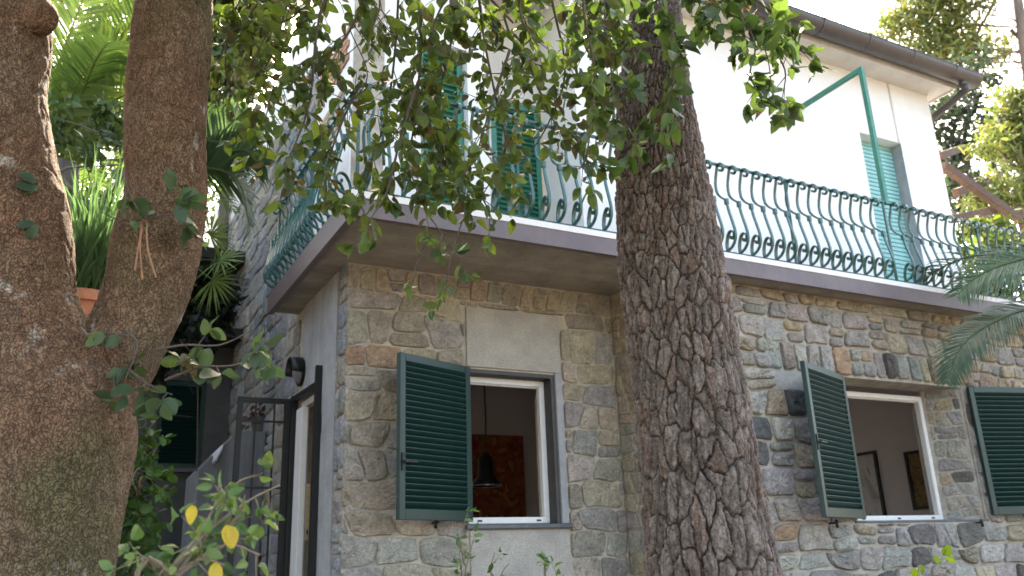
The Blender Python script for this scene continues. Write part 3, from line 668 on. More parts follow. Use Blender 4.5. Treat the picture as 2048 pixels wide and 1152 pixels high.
MB().box(XW-.075, XW-.015, 8.28, 8.33, GZ, 1.64).build('far_post', M['iron'], gate)
MB().box(XW-.03, XW+.02, 7.38, 7.4, 1.15, 1.32).build('hinge', M['iron'], gate)
c = onX(608, 746, XW)
lamp = thing('wall_lamp', c, 'round black bulkhead lamp on the side wall above the iron gate', 'lamp')
def hemi(cx, cy, cz, r, ax, squash, m0):
    g = MB(); n, k = 16, 6
    for i in range(k+1):
        a = math.pi/2*i/k
        for j in range(n):
            b = 2*math.pi*j/n; g.v.append((cx-squash*math.sin(a), cy+r*math.cos(a)*math.cos(b), cz+r*math.cos(a)*math.sin(b)))
    for i in range(k):
        for j in range(n): g.f.append((i*n+j, i*n+(j+1) % n, (i+1)*n+(j+1) % n, (i+1)*n+j))
    return g
hemi(c[0]-.02, c[1], c[2], .12, 0, .09, 0).build('lamp_glass', M['render_stair'], lamp, smooth=True)
MB().tube([(XW, c[1], c[2]), (XW-.05, c[1], c[2])], .135, 20).build('lamp_base', M['iron'], lamp)
g = MB()
for i in range(9):
    a0 = math.radians(-10+i*25)
    p = [(c[0]-.03, c[1]+.14*math.cos(a0), c[2]+.14*math.sin(a0)), (c[0]-.15, c[1]+.13*math.cos(a0), c[2]+.13*math.sin(a0)+.01)]
    g.v += p
for i in range(8): g.f.append((2*i, 2*i+2, 2*i+3, 2*i+1))
hd = g.build('lamp_hood', M['iron'], lamp, smooth=True)
sm = hd.modifiers.new('t', 'SOLIDIFY'); sm.thickness = .012

# ================================================================== INTERIOR THINGS
c = onY(972, 972, 8.6)
pl = thing('pendant_lamp', c, 'dark metal pendant lamp hanging inside the concrete framed window', 'lamp')
MB().lathe((c[0], c[1], c[2]), [(.165, 0), (.16, .03), (.12, .075), (.085, .11), (.082, .3), (.045, .33), (.045, .36), (0.0, .36)], 24).lathe((c[0], c[1], c[2]), [(.163, .001), (.14, .045), (.06, .1), (0, .1)], 24).build('shade', M['iron'], pl, smooth=True)
MB().lathe((c[0], c[1], c[2]), [(.168, -.004), (.168, .008), (.16, .008)], 24).build('rim', M['steel'], pl, smooth=True)
MB().tube([(c[0], c[1], c[2]+.36), (c[0]+.02, c[1], c[2]+.7), (c[0], c[1], 2.42)], .008, 6).lathe((c[0], c[1], 2.36), [(.0, 0), (.06, .0), (.05, .058)], 14).build('cord', M['iron'], pl)
def paint_fn(cols, sc):
    def f(N, L, co, c):
        vo = N.new('ShaderNodeTexNoise'); vo.inputs['Scale'].default_value = sc; vo.inputs['Detail'].default_value = 2; vo.inputs['Distortion'].default_value = 1.2; L.new(co, vo.inputs['Vector'])
        rp = N.new('ShaderNodeValToRGB'); rp.color_ramp.interpolation = 'CONSTANT'
        e = rp.color_ramp.elements; e[0].position = 0; e[0].color = (*cols[0], 1); e[1].position = .42; e[1].color = (*cols[1], 1)
        for k, cc in enumerate(cols[2:]): q = e.new(.5+.09*k); q.color = (*cc, 1)
        L.new(vo.outputs['Fac'], rp.inputs[0]); return rp.outputs[0]
    return f
M['art_red'] = mat('abstract_red', fn=paint_fn([(.22, .10, .03), (.26, .06, .025), (.18, .03, .02), (.30, .14, .04)], 5), rough=.8)
M['art_pale'] = mat('abstract_pale', fn=paint_fn([(.3, .3, .31), (.42, .42, .43), (.5, .5, .5), (.2, .2, .22)], 1.6), rough=.4)
M['art_ochre'] = mat('abstract_ochre', fn=paint_fn([(.16, .1, .03), (.22, .14, .04), (.12, .08, .03), (.35, .24, .04)], 4), rough=.6)
a = onY(942, 868, 10.55); b = onY(1054, 1075, 10.55)
pa = thing('painting', (b[0], 10.58, b[2]), 'large red and orange painting on the wall behind the pendant lamp', 'painting')
MB().box(a[0]-.35, b[0], 10.55, 10.598, b[2], a[2]).build('canvas', M['art_red'], pa)
def framed(x, ptsn, label, art):
    y0 = onX(*ptsn[0], x); y1 = onX(*ptsn[1], x); z1 = y0[2]; z0 = onX(*ptsn[2], x)[2]; ya, yb_ = sorted((y0[1], y1[1]))
    t = thing('framed_picture', (x, (ya+yb_)/2, z0), label, 'picture')
    MB().box(x-.015, x+.005, ya+.04, yb_-.04, z0+.04, z1-.04).build('print', art, t)
    MB().box(x-.03, x+.005, ya, ya+.04, z0, z1).box(x-.03, x+.005, yb_-.04, yb_, z0, z1).box(x-.03, x+.005, ya+.04, yb_-.04, z0, z0+.04).box(x-.03, x+.005, ya+.04, yb_-.04, z1-.04, z1).build('frame', M['iron'], t)
framed(9.745, ((1752, 901), (1640, 915), (1772, 1060)), 'pale framed print on the room wall nearer the open green shutter', M['art_pale'])
framed(9.745, ((1886, 893), (1808, 898), (1880, 1016)), 'dark ochre framed picture on the room wall beside the white casement', M['art_ochre'])

# ================================================================== LEFT BACKGROUND: annex, steps, planter
an = thing('annex', (0, 12, GZ), 'dim grey annex with a shuttered window behind the oak', 'building')
ax0, ax1 = -5.0, XW-.03
wq = [onY(318, 795, 12.0), onY(402, 938, 12.0)]
wx0, wx1, wz1, wz0 = wq[0][0], wq[1][0], wq[0][2]+.25, wq[1][2]
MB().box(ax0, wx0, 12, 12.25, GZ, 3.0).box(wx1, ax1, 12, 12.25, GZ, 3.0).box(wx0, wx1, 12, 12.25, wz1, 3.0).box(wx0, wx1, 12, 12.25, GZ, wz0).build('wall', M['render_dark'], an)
sh = MB().box(wx0, wx0+.06, 12.03, 12.08, wz0, wz1).box(wx1-.06, wx1, 12.03, 12.08, wz0, wz1).box(wx0+.06, wx1-.06, 12.03, 12.08, wz0, wz0+.07).box(wx0+.06, wx1-.06, 12.03, 12.08, wz1-.07, wz1).box(wx0+.06, wx1-.06, 12.065, 12.079, wz0+.07, wz1-.07).build('shutter', M['shutter'], an)
me = MB().box(-(wx1-wx0)/2+.06, (wx1-wx0)/2-.06, -.03, .03, -.004, .004).mesh('slat', M['shutter'])
k = 20; hh = (wz1-wz0-.14)/k
for i in range(k): obj('slat', me, sh, Matrix.Translation(((wx0+wx1)/2, 12.045, wz0+.07+(i+.5)*hh))@Matrix.Rotation(math.radians(-45), 4, 'X'))
MB().box(wx0-.08, wx1+.08, 11.93, 12.03, wz0-.05, wz0-.001).build('sill', M['slate'], an)
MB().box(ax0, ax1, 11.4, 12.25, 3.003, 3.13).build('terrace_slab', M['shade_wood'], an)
MB().box(ax0, ax1, 14.2, 14.4, 3.2, 4.15).box(ax0, ax1, 11.6, 14.6, 4.15, 4.3).box(ax0, ax0+.2, 12.3, 14.2, 3.2, 4.15).box(ax0, ax1, 12.26, 14.2, 3.02, 3.12).build('shade_cavity', M['shade_wood'], an)  # closed dark box added so the recess above the slab goes black
# steps and stair block
for k in range(4):
    y0 = 10.6-.34*k; z1 = .36-.17*k
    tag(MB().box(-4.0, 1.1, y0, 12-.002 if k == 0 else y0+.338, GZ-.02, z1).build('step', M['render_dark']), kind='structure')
pa_, pb_, pc_ = onY(398, 940, 9.6), onY(478, 862, 9.6), onY(600, 866, 9.6)
st = MB()
fr = [(pa_[0], GZ), (XW-.035, GZ), (XW-.035, pc_[2]), (pb_[0], pb_[2]), (pa_[0], pa_[2])]
n = len(st.v); st.v += [(x, 9.6, z) for x, z in fr]+[(x, 10.55, z) for x, z in fr]; m = len(fr)
st.f += [tuple(range(m)), tuple(range(2*m-1, m-1, -1))]+[(i, m+i, m+(i+1) % m, (i+1) % m) for i in range(m)]
tag(st.build('stair_wall', M['render_stair']), 'streaked concrete stair wall behind the iron gate', 'wall')
ck = MB(); ca, cb = Vector((pa_[0]+.08, 9.57, 0)), Vector((pb_[0]-.05, 9.57, 0))
for i in range(7):
    t = i/6; x = ca.x+(cb.x-ca.x)*t*.38+.05; zt = pa_[2]+(pb_[2]-pa_[2])*((x-pa_[0])/(pb_[0]-pa_[0]))+.012
    dr = .05+.08*math.sin(math.pi*min(1, t*1.2+.1))
    ck.v += [(x, 9.75, zt+.005), (x, 9.585, zt+.006), (x+.01*math.sin(i*2), 9.575-.012*math.sin(i*2.2), zt-dr*.5), (x-.01, 9.578-.012*math.cos(i*1.9), zt-dr)]
for i in range(6):
    for j in range(3): a = i*4+j; ck.f.append((a, a+4, a+5, a+1))
cl = tag(ck.build('cloth', M['cloth'], smooth=True), 'white cloth draped over the sloping stair wall', 'cloth')
sm = cl.modifiers.new('t', 'SOLIDIFY'); sm.thickness = .006
# planter wall behind the oak
pp = atd(170, 600, 6.5)
tag(MB().box(pp[0]-.3, pp[0]+.26, pp[1]-.26, pp[1]+.3, GZ, pp[2]-.3).build('planter_pillar', M['render_grey']), 'grey pillar carrying the terracotta planter behind the oak', 'pillar')
# ================================================================== PERGOLA on the right terrace
pg = thing('pergola', (12, 7.5, SLAB), 'brown timber pergola on the terrace beyond the white wall', 'pergola')
def bp(x, y, Y): return tuple(onY(x, y, Y))
for (a, b, nm) in ((bp(1886, 331, 6.9), bp(2040, 440, 6.9), 'rafter'), (bp(1912, 386, 7.4), bp(2002, 352, 8.6), 'beam'), (bp(1900, 440, 7.2), bp(2060, 405, 8.4), 'beam'), (bp(1880, 312, 8.3), bp(1925, 296, 9.2), 'beam')):
    MB().bar(a, b, .1, .13).build(nm, M['wood'], pg, bevel=.006)
a = bp(2042, 430, 6.9); MB().bar((a[0], a[1], SLAB-.2), (a[0], a[1], a[2]+.05), .1, .1, (0, 1, 0)).build('post', M['wood'], pg, bevel=.006)
a = bp(2100, 400, 8.4); MB().bar((a[0], a[1], SLAB-.2), (a[0], a[1], a[2]+.1), .1, .1, (0, 1, 0)).build('post', M['wood'], pg, bevel=.006)
tag(MB().box(10.4, 20, 6.66, 16, GZ-.02, SLAB-.2).build('terrace', M['render_grey']), kind='structure')
# ================================================================== PINE TRUNK
PINE = [(-120, 1245, 1350), (0, 1258, 1366), (100, 1240, 1374), (200, 1228, 1388), (300, 1226, 1408), (400, 1228, 1428), (500, 1233, 1445), (576, 1240, 1460), (700, 1256, 1478), (800, 1268, 1497), (900, 1275, 1515), (1000, 1284, 1532), (1100, 1290, 1550), (1152, 1294, 1562), (1230, 1296, 1590)]
HD = 3.79
ax = []
for (py, l, r_) in PINE:
    c = athd((l+r_)/2, py, HD); ax.append((c[2], c[0], c[1], (r_-l)/2*(c@FW)/F_PX*.985))
ax.sort(); ax = np.array(ax)
zlo, zhi = ax[0, 0], ax[-1, 0]
ext_lo = [(GZ-.1, ax[0, 1]+.06, ax[0, 2], ax[0, 3]*1.6), (-1.2, ax[0, 1]+.04, ax[0, 2], ax[0, 3]*1.3), (-.8, ax[0, 1]+.02, ax[0, 2], ax[0, 3]*1.12)]
ext_hi = [(3.6, ax[-1, 1]-.06, ax[-1, 2]-.02, ax[-1, 3]*.93), (5.5, ax[-1, 1]-.2, ax[-1, 2]-.1, ax[-1, 3]*.8), (9.0, ax[-1, 1]-.25, ax[-1, 2]-.3, ax[-1, 3]*.5)]
AX = np.array(ext_lo+ax.tolist()+ext_hi)
zz = np.r_[np.linspace(GZ-.1, -.45, 40, endpoint=False), np.linspace(-.45, 2.85, 560, endpoint=False), np.linspace(2.85, 9.0, 120)]
NT = 340
th = np.linspace(0, 2*np.pi, NT, endpoint=False)+np.arctan2(AX[6, 2], AX[6, 1])     # seam on the far side
sm3 = lambda v: np.convolve(np.pad(v, 6, 'edge'), np.ones(13)/13, 'valid')
cx, cy, rr = (sm3(np.interp(zz, AX[:, 0], AX[:, k])) for k in (1, 2, 3))
TH, ZZ = np.meshgrid(th, zz); RRr = np.repeat(rr[:, None], NT, 1)
arc = (TH-th[0])*.25
P2 = np.stack([arc.ravel(), ZZ.ravel(), np.zeros(arc.size)], 1)
warp = np.stack([fbm(P2*np.array([9, 5, 1]), 2, 3), fbm(P2*np.array([9, 5, 1]), 2, 9), np.zeros(len(P2))], 1)
warp2 = np.stack([fbm(P2*np.array([45, 30, 1]), 2, 13), fbm(P2*np.array([45, 30, 1]), 2, 19), np.zeros(len(P2))], 1)
ca_ = P2[:, 0]-math.pi*.25-.10*(P2[:, 1]-1); rz_ = 3.7-P2[:, 1]; rz_ = np.where(rz_ > .8, rz_, .8*np.exp((rz_-.8)/.8))
rad_ = np.hypot(rz_, ca_); LQ = np.stack([np.arctan2(ca_, rz_), -np.log(rad_), np.zeros(len(P2))], 1)
sz = np.clip(rad_/3.2, .25, 1.2)
e1, id1, of1 = voronoi(LQ*np.array([62, 21.5, 1])+warp*np.array([.5, .45, 0])+warp2*.14, 5, .95)
SHR = LQ*3.0
e2, id2, of2 = voronoi(SHR*np.array([31, 10.5, 1])+warp*.5+warp2*.2, 25, .9)
up = sstep(1.2, 2.6, ZZ.ravel())                        # plates get smaller and shallower up the trunk
g1 = sstep(.008, .07, e1)*.85+.15*sstep(.08, .24, e1); g2 = sstep(.0, .16, e2)
rough = fbm(P2*np.array([34, 16, 1]), 3, 31); fine = fbm(P2*np.array([110, 60, 1]), 2, 41)
layer = np.floor((rough*.5+.5)*5)/5
hgt = (.017*g1 + .007*g1*(id1-.5)*2)*sz**.7 + .0065*g2*(.35+.65*g1)*sz**.5 + .008*g1*layer + .0055*rough*g1 + .002*fine
hgt += g1*sz*(.010*(of1[:, 0]*(id1-.5)*2.2) + .006*of1[:, 1])
big = fbm(np.stack([np.cos(TH).ravel()*1.3, np.sin(TH).ravel()*1.3, ZZ.ravel()*1.1], 1), 2, 51)*.016
Rf = RRr.ravel()-.026+hgt+big
V = np.stack([np.repeat(cx[:, None], NT, 1).ravel()+Rf*np.cos(TH).ravel(), np.repeat(cy[:, None], NT, 1).ravel()+Rf*np.sin(TH).ravel(), ZZ.ravel()], 1)
nz = len(zz); I = np.arange(nz*NT).reshape(nz, NT); a = I[:-1]; b = np.roll(I, -1, 1)[:-1]; c = np.roll(I, -1, 1)[1:]; d = I[1:]
Fq = np.stack([a.ravel(), b.ravel(), c.ravel(), d.ravel()], 1)
plate = np.array([.125, .095, .078]); plate2 = np.array([.265, .218, .188]); fiss = np.array([.055, .036, .026]); red = np.array([.20, .115, .08])
tone = np.clip(.5+.55*rough+.5*(id1-.5)+.25*fine, 0, 1)[:, None]
colr = plate*(1-tone)+plate2*tone
rd_ = (sstep(.6, .95, h3(np.floor(id1*997), np.floor(id1*31), np.zeros(len(id1)), 3))*.4)[:, None]; colr = colr*(1-rd_)+red*rd_
gg = sstep(.008, .05, e1)[:, None]; colr = fiss*(1-gg)+colr*gg
colr = colr*(.74+.26*g2)[:, None]
pine = thing('pine_tree', (cx[0], cy[0], GZ), 'big pine trunk with deeply plated bark in front of the balcony', 'tree')
obj('trunk', np_mesh('pine_trunk', V, Fq, M['bark_pine'], True, colr), pine)

# ================================================================== OAK: forked trunk
HO = 3.18
def limb(rows, hd):
    out = []
    for (px, py, pr) in rows:
        c = athd(px, py, hd); out.append((c, pr*(c@FW)/F_PX))
    return out
left = limb([(18, 1240, 190), (36, 1152, 176), (52, 1000, 184), (66, 850, 190), (46, 720, 142), (30, 620, 118), (22, 520, 112), (14, 430, 110), (2, 330, 100), (-8, 200, 90), (-6, 90, 96), (-6, 0, 92), (-10, -160, 88)], HO)
right = limb([(95, 960, 120), (150, 840, 104), (208, 750, 88), (256, 670, 78), (292, 580, 80), (314, 490, 83), (331, 400, 77), (331, 300, 75), (333, 200, 75), (343, 100, 74), (350, 0, 70), (360, -160, 66)], HO-.02)
base = [(np.array([left[0][0][0], left[0][0][1], z]), left[0][1]*k) for z, k in ((GZ-.1, 1.45), (-1.2, 1.2), (-.7, 1.05))]
tb = MB()
def smooth_limb(L_):
    P = catmull([np.r_[c, r_] for c, r_ in L_], 5); return P[:, :3], P[:, 3]
pL, rL = smooth_limb(base+left); pR, rR = smooth_limb(right)
tb.tube(pL, rL.tolist(), 28); tb.tube(pR, rR.tolist(), 24)
kn = athd(62, 30, HO-.12); tb.tube([kn, athd(82, 34, HO-.18), athd(92, 36, HO-.205)], [.08, .058, .042], 14)
kb = athd(80, 395, HO-.05); tb.tube([kb, athd(108, 392, HO-.1), athd(118, 384, HO-.12)], [.07, .045, .02], 12)
me = tb.mesh('oak_raw', None); ro = bpy.data.objects.new('oak_raw', me); COL.objects.link(ro)
md = ro.modifiers.new('r', 'REMESH'); md.mode = 'VOXEL'; md.voxel_size = .0085; md.use_smooth_shade = True
s2 = ro.modifiers.new('s', 'SMOOTH'); s2.factor = .6; s2.iterations = 7
dg = bpy.context.evaluated_depsgraph_get(); om = bpy.data.meshes.new_from_object(ro.evaluated_get(dg)); bpy.data.objects.remove(ro)
nv = len(om.vertices); V = np.empty(nv*3, np.float32); om.vertices.foreach_get('co', V); V = V.reshape(-1, 3).astype(float)
Nn = np.empty(nv*3, np.float32); om.vertices.foreach_get('normal', Nn); Nn = Nn.reshape(-1, 3)
wv = np.stack([fbm(V*9, 2, 61), fbm(V*9, 2, 64), fbm(V*9, 2, 67)], 1)
eo, ido, ofo = voronoi(V*np.array([72, 72, 36])+wv*.55, 71, .9)
eo2, ido2, _ = voronoi(V*np.array([20, 20, 9])+wv*.7, 75, .9)
go = sstep(.0, .12, eo); go2 = sstep(.0, .12, eo2)
lump = fbm(V*4.2, 3, 77); f2 = fbm(V*70, 2, 79)
rgh = np.clip(.55+.9*fbm(V*1.7, 2, 95), .15, 1.25)
V2 = V+Nn*((.0042*go2+.0025*(ido2-.5)*go2+.007*lump+.0016*f2)[:, None])
brown = np.array([.20, .108, .062]); grey = np.array([.215, .15, .10]); dk = np.array([.04, .025, .017]); moss = np.array([.085, .095, .035]); lich = np.array([.48, .44, .38]); rust = np.array([.22, .115, .065])
t1 = np.clip(.5+.7*fbm(V*3, 3, 81)+.35*(ido-.5), 0, 1)[:, None]; co = brown*(1-t1)+grey*t1
tr_ = sstep(.25, .8, fbm(V*2.1+5, 2, 83))[:, None]; co = co*(1-.7*tr_)+rust*.7*tr_
go = np.ones(nv); co = co*(.8+.2*go2)[:, None]
px_, py_, _ = proj(V)
mz = (sstep(-.1, .9, fbm(V*3.4, 3, 85)+.45*(1-sstep(.15, .7, V[:, 2]))*1.0-.5+.5*sstep(-.05, .15, V[:, 0]-(-.1)))*.55)[:, None]*go[:, None]; co = co*(1-mz)+moss*mz
lz = (sstep(.15, .55, fbm(V*6+3, 3, 87)+.3*fbm(V*40, 2, 97))*sstep(.5, .75, ido)*.75)[:, None]; co = co*(1-lz)+lich*lz
om.vertices.foreach_set('co', V2.astype(np.float32).ravel()); om.update()
finish(om, M['bark_oak'], True, np.clip(co, .01, 1)); om.name = 'oak_trunk'
oak = thing('oak_tree', (left[0][0][0], left[0][0][1], GZ), 'forked oak trunk with lichen spotted bark, leafy twigs hanging over the balcony', 'tree')
obj('trunk', om, oak)
print('oak verts', nv)

# ================================================================== LEAVES
def leaf_template(kind, curl=.16, fold=.32, bend=0.):
    """unit leaf: base at origin, tip at +y, face +z"""
    if kind == 'oval':
        prof_ = [(0.0, .02), (.14, .17), (.32, .26), (.52, .275), (.72, .2), (.88, .1), (1.0, .0)]
    elif kind == 'round':
        prof_ = [(0.0, .02), (.1, .2), (.3, .33), (.52, .36), (.75, .28), (.92, .13), (1.0, .0)]
    elif kind == 'lobed':
        prof_ = [(0.0, .03), (.03, .24), (.2, .34), (.34, .30), (.46, .42), (.56, .24), (.78, .15), (1.0, .0)]
    else:
        prof_ = [(0.0, .015), (.2, .08), (.45, .11), (.7, .085), (1.0, .0)]
    V = []; n = len(prof_)
    for i, (t, wd) in enumerate(prof_):
        z = -curl*t*t+.03*math.sin(t*7); y = t; bx_ = bend*t*t
        V += [(bx_-wd, y-(.04*wd if kind != 'lobed' else -.0), z+fold*wd+.03*math.sin(i*2.1)), (bx_, y, z), (bx_+wd, y, z+fold*wd-.03*math.sin(i*1.7))]
    Q = []
    for i in range(n-1):
        a = i*3; Q += [(a, a+1, a+4, a+3), (a+1, a+2, a+5, a+4)]
    return np.array(V), np.array(Q)
TPL = {k: leaf_template(k) for k in ('oval', 'round', 'lobed', 'thin')}
TPL.update(curled=leaf_template('oval', .42, .6, .12), bent=leaf_template('oval', .05, .15, -.2), cupped=leaf_template('round', .3, .75, .08))
def frames(D, Nrm):
    D = D/np.linalg.norm(D, axis=1, keepdims=True)
    X = np.cross(D, Nrm); X /= np.maximum(np.linalg.norm(X, axis=1, keepdims=True), 1e-6); Zz = np.cross(X, D)
    return np.stack([X, D, Zz], 2)
class Leaves:
    def __init__(s): s.p = []; s.d = []; s.n = []; s.s = []; s.k = []; s.c = []
    def add(s, p, d, n, size, kind, col): s.p.append(p); s.d.append(d); s.n.append(n); s.s.append(size); s.k.append(kind); s.c.append(col)
    def emit(s, parent, name, material, singles=0, wname='leaf'):
        if not s.p: return
        P = np.array(s.p); S = np.array(s.s); R_ = frames(np.array(s.d), np.array(s.n)); K = np.array(s.k); C = np.array(s.c)
        order = np.arange(len(P))
        if singles:
            x, y, w_ = proj(P); vis = (x > -20) & (x < 2070) & (y > -20) & (y < 1170) & (w_ > .3)
            score = np.where(vis, S/np.maximum(w_, .3), -1); order = np.argsort(-score); nsel = min(singles, int(vis.sum()))
        else: nsel = 0
        cache = {}
        for i in order[:nsel]:
            key = (K[i], tuple(np.round(C[i]*40)))
            if key not in cache: cache[key] = np_mesh('leaf', TPL[K[i]][0], TPL[K[i]][1], material, True, np.tile(C[i], (len(TPL[K[i]][0]), 1)))
            m = R_[i]*S[i]
            obj('leaf', cache[key], parent, Matrix(((m[0, 0], m[0, 1], m[0, 2], P[i, 0]), (m[1, 0], m[1, 1], m[1, 2], P[i, 1]), (m[2, 0], m[2, 1], m[2, 2], P[i, 2]), (0, 0, 0, 1))))
        VV = []; FF = []; CC = []; off = 0
        for kk in set(s.k):
            idx = [i for i in order[nsel:] if K[i] == kk]
            if not idx: continue
            T, Q = TPL[kk]; idx = np.array(idx)
            v = np.einsum('nij,kj->nki', R_[idx]*S[idx][:, None, None], T)+P[idx][:, None, :]
            VV.append(v.reshape(-1, 3)); FF.append((Q[None]+(np.arange(len(idx))*len(T))[:, None, None]+off).reshape(-1, 4)); CC.append(np.repeat(C[idx], len(T), 0)); off += len(idx)*len(T)
        if VV: tag(obj(name, np_mesh(name, np.vstack(VV), np.vstack(FF), material, True, np.vstack(CC)), parent), kind='stuff')
        print(name, 'leaves', len(P), 'singles', nsel)
def unit(v): return v/max(np.linalg.norm(v), 1e-9)
def rv(): return RNG.normal(size=3)
OAKC = [(.066, .112, .026), (.08, .13, .03), (.055, .096, .026), (.10, .152, .034), (.074, .10, .03)]
BRN = [(.085, .075, .028), (.08, .075, .026), (.095, .075, .032)]
IVYC = [(.07, .12, .032), (.055, .095, .028), (.09, .15, .04), (.05, .08, .028)]
def pick(pal, dark=.0): c = np.array(pal[RNG.integers(len(pal))]); return np.clip(c*RNG.uniform(.8, 1.2), .01, 1)
def spray(main, LV, TW, size, kind, pal, every, tlen, lstep, droop=.5, r0=.006, leafy_from=0.0, brown=0., side=1.0):
    """leafy twigs along the polyline main (n,3)"""
    main = np.array(main); seg = np.linalg.norm(np.diff(main, axis=0), axis=1); L = np.r_[0, np.cumsum(seg)]
    TW.tube(main, np.linspace(r0, r0*.35, len(main)).tolist(), 5)
    s = L[-1]*leafy_from+RNG.uniform(0, every)
    while s <= L[-1]+1e-6:
        p = np.array([np.interp(s, L, main[:, k]) for k in range(3)])
        q = np.array([np.interp(min(s+.03, L[-1]), L, main[:, k]) for k in range(3)]); t = unit(q-p) if s < L[-1]-.01 else unit(main[-1]-main[-2])
        d = unit(t*.5+rv()*side+np.array([0, 0, -droop*.6]))
        ln = tlen*RNG.uniform(.5, 1.3); n = max(2, int(ln/lstep)); pts = [p]
        dd = d.copy()
        for k in range(n):
            dd = unit(dd+np.array([0, 0, -droop*.16])+rv()*.12); pts.append(pts[-1]+dd*ln/n)
        TW.tube(pts, np.linspace(.0026, .0011, len(pts)).tolist(), 3, cap=False)
        for k in range(1, n+1):
            td = unit(pts[k]-pts[k-1])
            for m in range(1 if k < n else 3):
                sd = unit(np.cross(td, rv())); ld = unit(td*.5+sd*.85+np.array([0, 0, -droop*.8])+rv()*.12)
                nr = unit(np.array([-.15, -.25, .45])+rv()*.62)
                if abs(nr@ld) > .95: nr = unit(nr+rv())
                LV.add(pts[k]+ld*.006, ld, nr, size*RNG.uniform(.65, 1.25), kind if isinstance(kind, str) else kind[RNG.integers(len(kind))], pick(BRN) if RNG.random() < brown else pick(pal))
        s += every*RNG.uniform(.6, 1.4)
def pxpath(rows, n=5): return catmull([athd(x, y, h) for (x, y, h) in rows], n)

LV, TW = Leaves(), MB()
H0 = 2.9
MAINS = [  # hanging twigs of the oak, each through a few points (x, y, horizontal distance)
 [(830, -90, 2.9), (842, 60, 2.95), (835, 200, 3.0), (820, 330, 3.0), (850, 420, 3.0)],
 [(900, -90, 3.1), (905, 60, 3.1), (880, 190, 3.1), (890, 310, 3.1), (930, 420, 3.1)],
 [(760, -80, 3.0), (700, 60, 3.0), (650, 110, 3.05), (560, 150, 3.1), (530, 240, 3.1)],
 [(800, -80, 3.2), (790, 100, 3.2), (770, 240, 3.2), (740, 330, 3.15), (720, 420, 3.1)],
 [(950, -90, 2.9), (965, 60, 2.9), (990, 190, 2.95), (1010, 300, 3.0), (960, 400, 3.0)],
 [(1010, -90, 3.0), (1010, 40, 3.0), (1060, 130, 3.0), (1100, 230, 3.0), (1170, 320, 3.0)],
 [(1080, -90, 3.1), (1110, 30, 3.1), (1130, 150, 3.1), (1090, 260, 3.1), (1040, 330, 3.1)],
 [(1160, -90, 2.85), (1170, 40, 2.85), (1190, 150, 2.9), (1180, 260, 2.9), (1170, 345, 2.9)],
 [(640, -90, 3.2), (600, 20, 3.2), (540, 60, 3.2), (500, 140, 3.25)],
 [(690, -90, 3.0), (640, 30, 3.0), (620, 200, 3.0), (585, 300, 3.0), (560, 350, 3.0)],
 [(730, 150, 3.05), (690, 230, 3.05), (655, 330, 3.0), (650, 400, 3.0)],
 [(830, 180, 2.9), (800, 280, 2.9), (775, 380, 2.9), (740, 440, 2.9)],
 [(880, 200, 3.2), (900, 320, 3.2), (960, 390, 3.2), (985, 440, 3.2)],
 [(870, 60, 3.3), (860, 250, 3.3), (890, 370, 3.3)],
 [(1020, 100, 2.8), (980, 220, 2.8), (950, 320, 2.8)],
 [(560, -90, 3.3), (520, 0, 3.3), (470, 60, 3.3)], [(520, -90, 3.4), (470, 20, 3.4), (450, 130, 3.4), (480, 220, 3.4)], [(600, -90, 3.4), (560, 60, 3.4), (520, 180, 3.4), (540, 300, 3.4)],
 [(1200, -60, 3.1), (1215, 80, 3.05), (1228, 190, 3.0)],
 [(1060, -90, 2.8), (1040, 20, 2.8), (1075, 90, 2.8)], [(930, -60, 2.8), (880, 20, 2.8), (860, 80, 2.8)], [(740, -90, 2.8), (760, 0, 2.8), (745, 60, 2.8)],
]
for k, m in enumerate(MAINS):
    spray(pxpath(m), LV, TW, .058, ('oval', 'curled', 'bent', 'cupped'), OAKC, .043, .15, .03, .6, .0065, .08, brown=.06)
# long bare hanging shoot with a leafy end below the balcony edge
for m in ([(850, 420, 3.0), (900, 490, 3.0), (925, 530, 3.0)], [(925, 440, 3.1), (900, 520, 3.05), (890, 600, 3.05)], [(850, 470, 3.0), (830, 540, 3.0), (825, 575, 3.0)]):
    spray(pxpath(m), LV, TW, .05, 'oval', IVYC, .05, .09, .03, .5, .003, .45)
for m in ([(700, 60, 3.0), (735, 150, 3.0), (700, 210, 3.0)], [(600, 30, 3.2), (650, 120, 3.2), (705, 100, 3.2), (780, 20, 3.2)], [(1040, 20, 3.0), (1075, 60, 3.0), (1030, 110, 3.0), (1010, 170, 3.0)]):
    TW.tube(pxpath(m), .003, 4)
# epicormic shoots on the trunk
ES = [[(310, 700, 2.95), (370, 690, 2.9), (440, 690, 2.86), (505, 660, 2.84)], [(330, 760, 2.92), (400, 735, 2.88), (470, 730, 2.85), (540, 700, 2.84)], [(250, 735, 2.92), (300, 770, 2.88), (345, 790, 2.86)], [(250, 660, 2.94), (275, 690, 2.9), (250, 760, 2.88)]]
for m in ES: spray(pxpath(m), LV, TW, .066, ('oval', 'round'), [(.05, .085, .04), (.06, .10, .045), (.075, .12, .04)], .055, .085, .035, .35, .005, .15, brown=.02)
for m in ([(290, 440, 2.9), (262, 395, 2.88), (250, 350, 2.88)], [(290, 440, 2.9), (330, 390, 2.86), (345, 350, 2.86)], [(290, 440, 2.9), (350, 430, 2.86), (395, 470, 2.86)], [(285, 440, 2.92), (240, 440, 2.88), (205, 425, 2.86)]):
    spray(pxpath(m), LV, TW, .075, ('round', 'oval', 'lobed'), [(.055, .10, .045), (.07, .125, .05)], .06, .06, .035, .35, .004, .3)
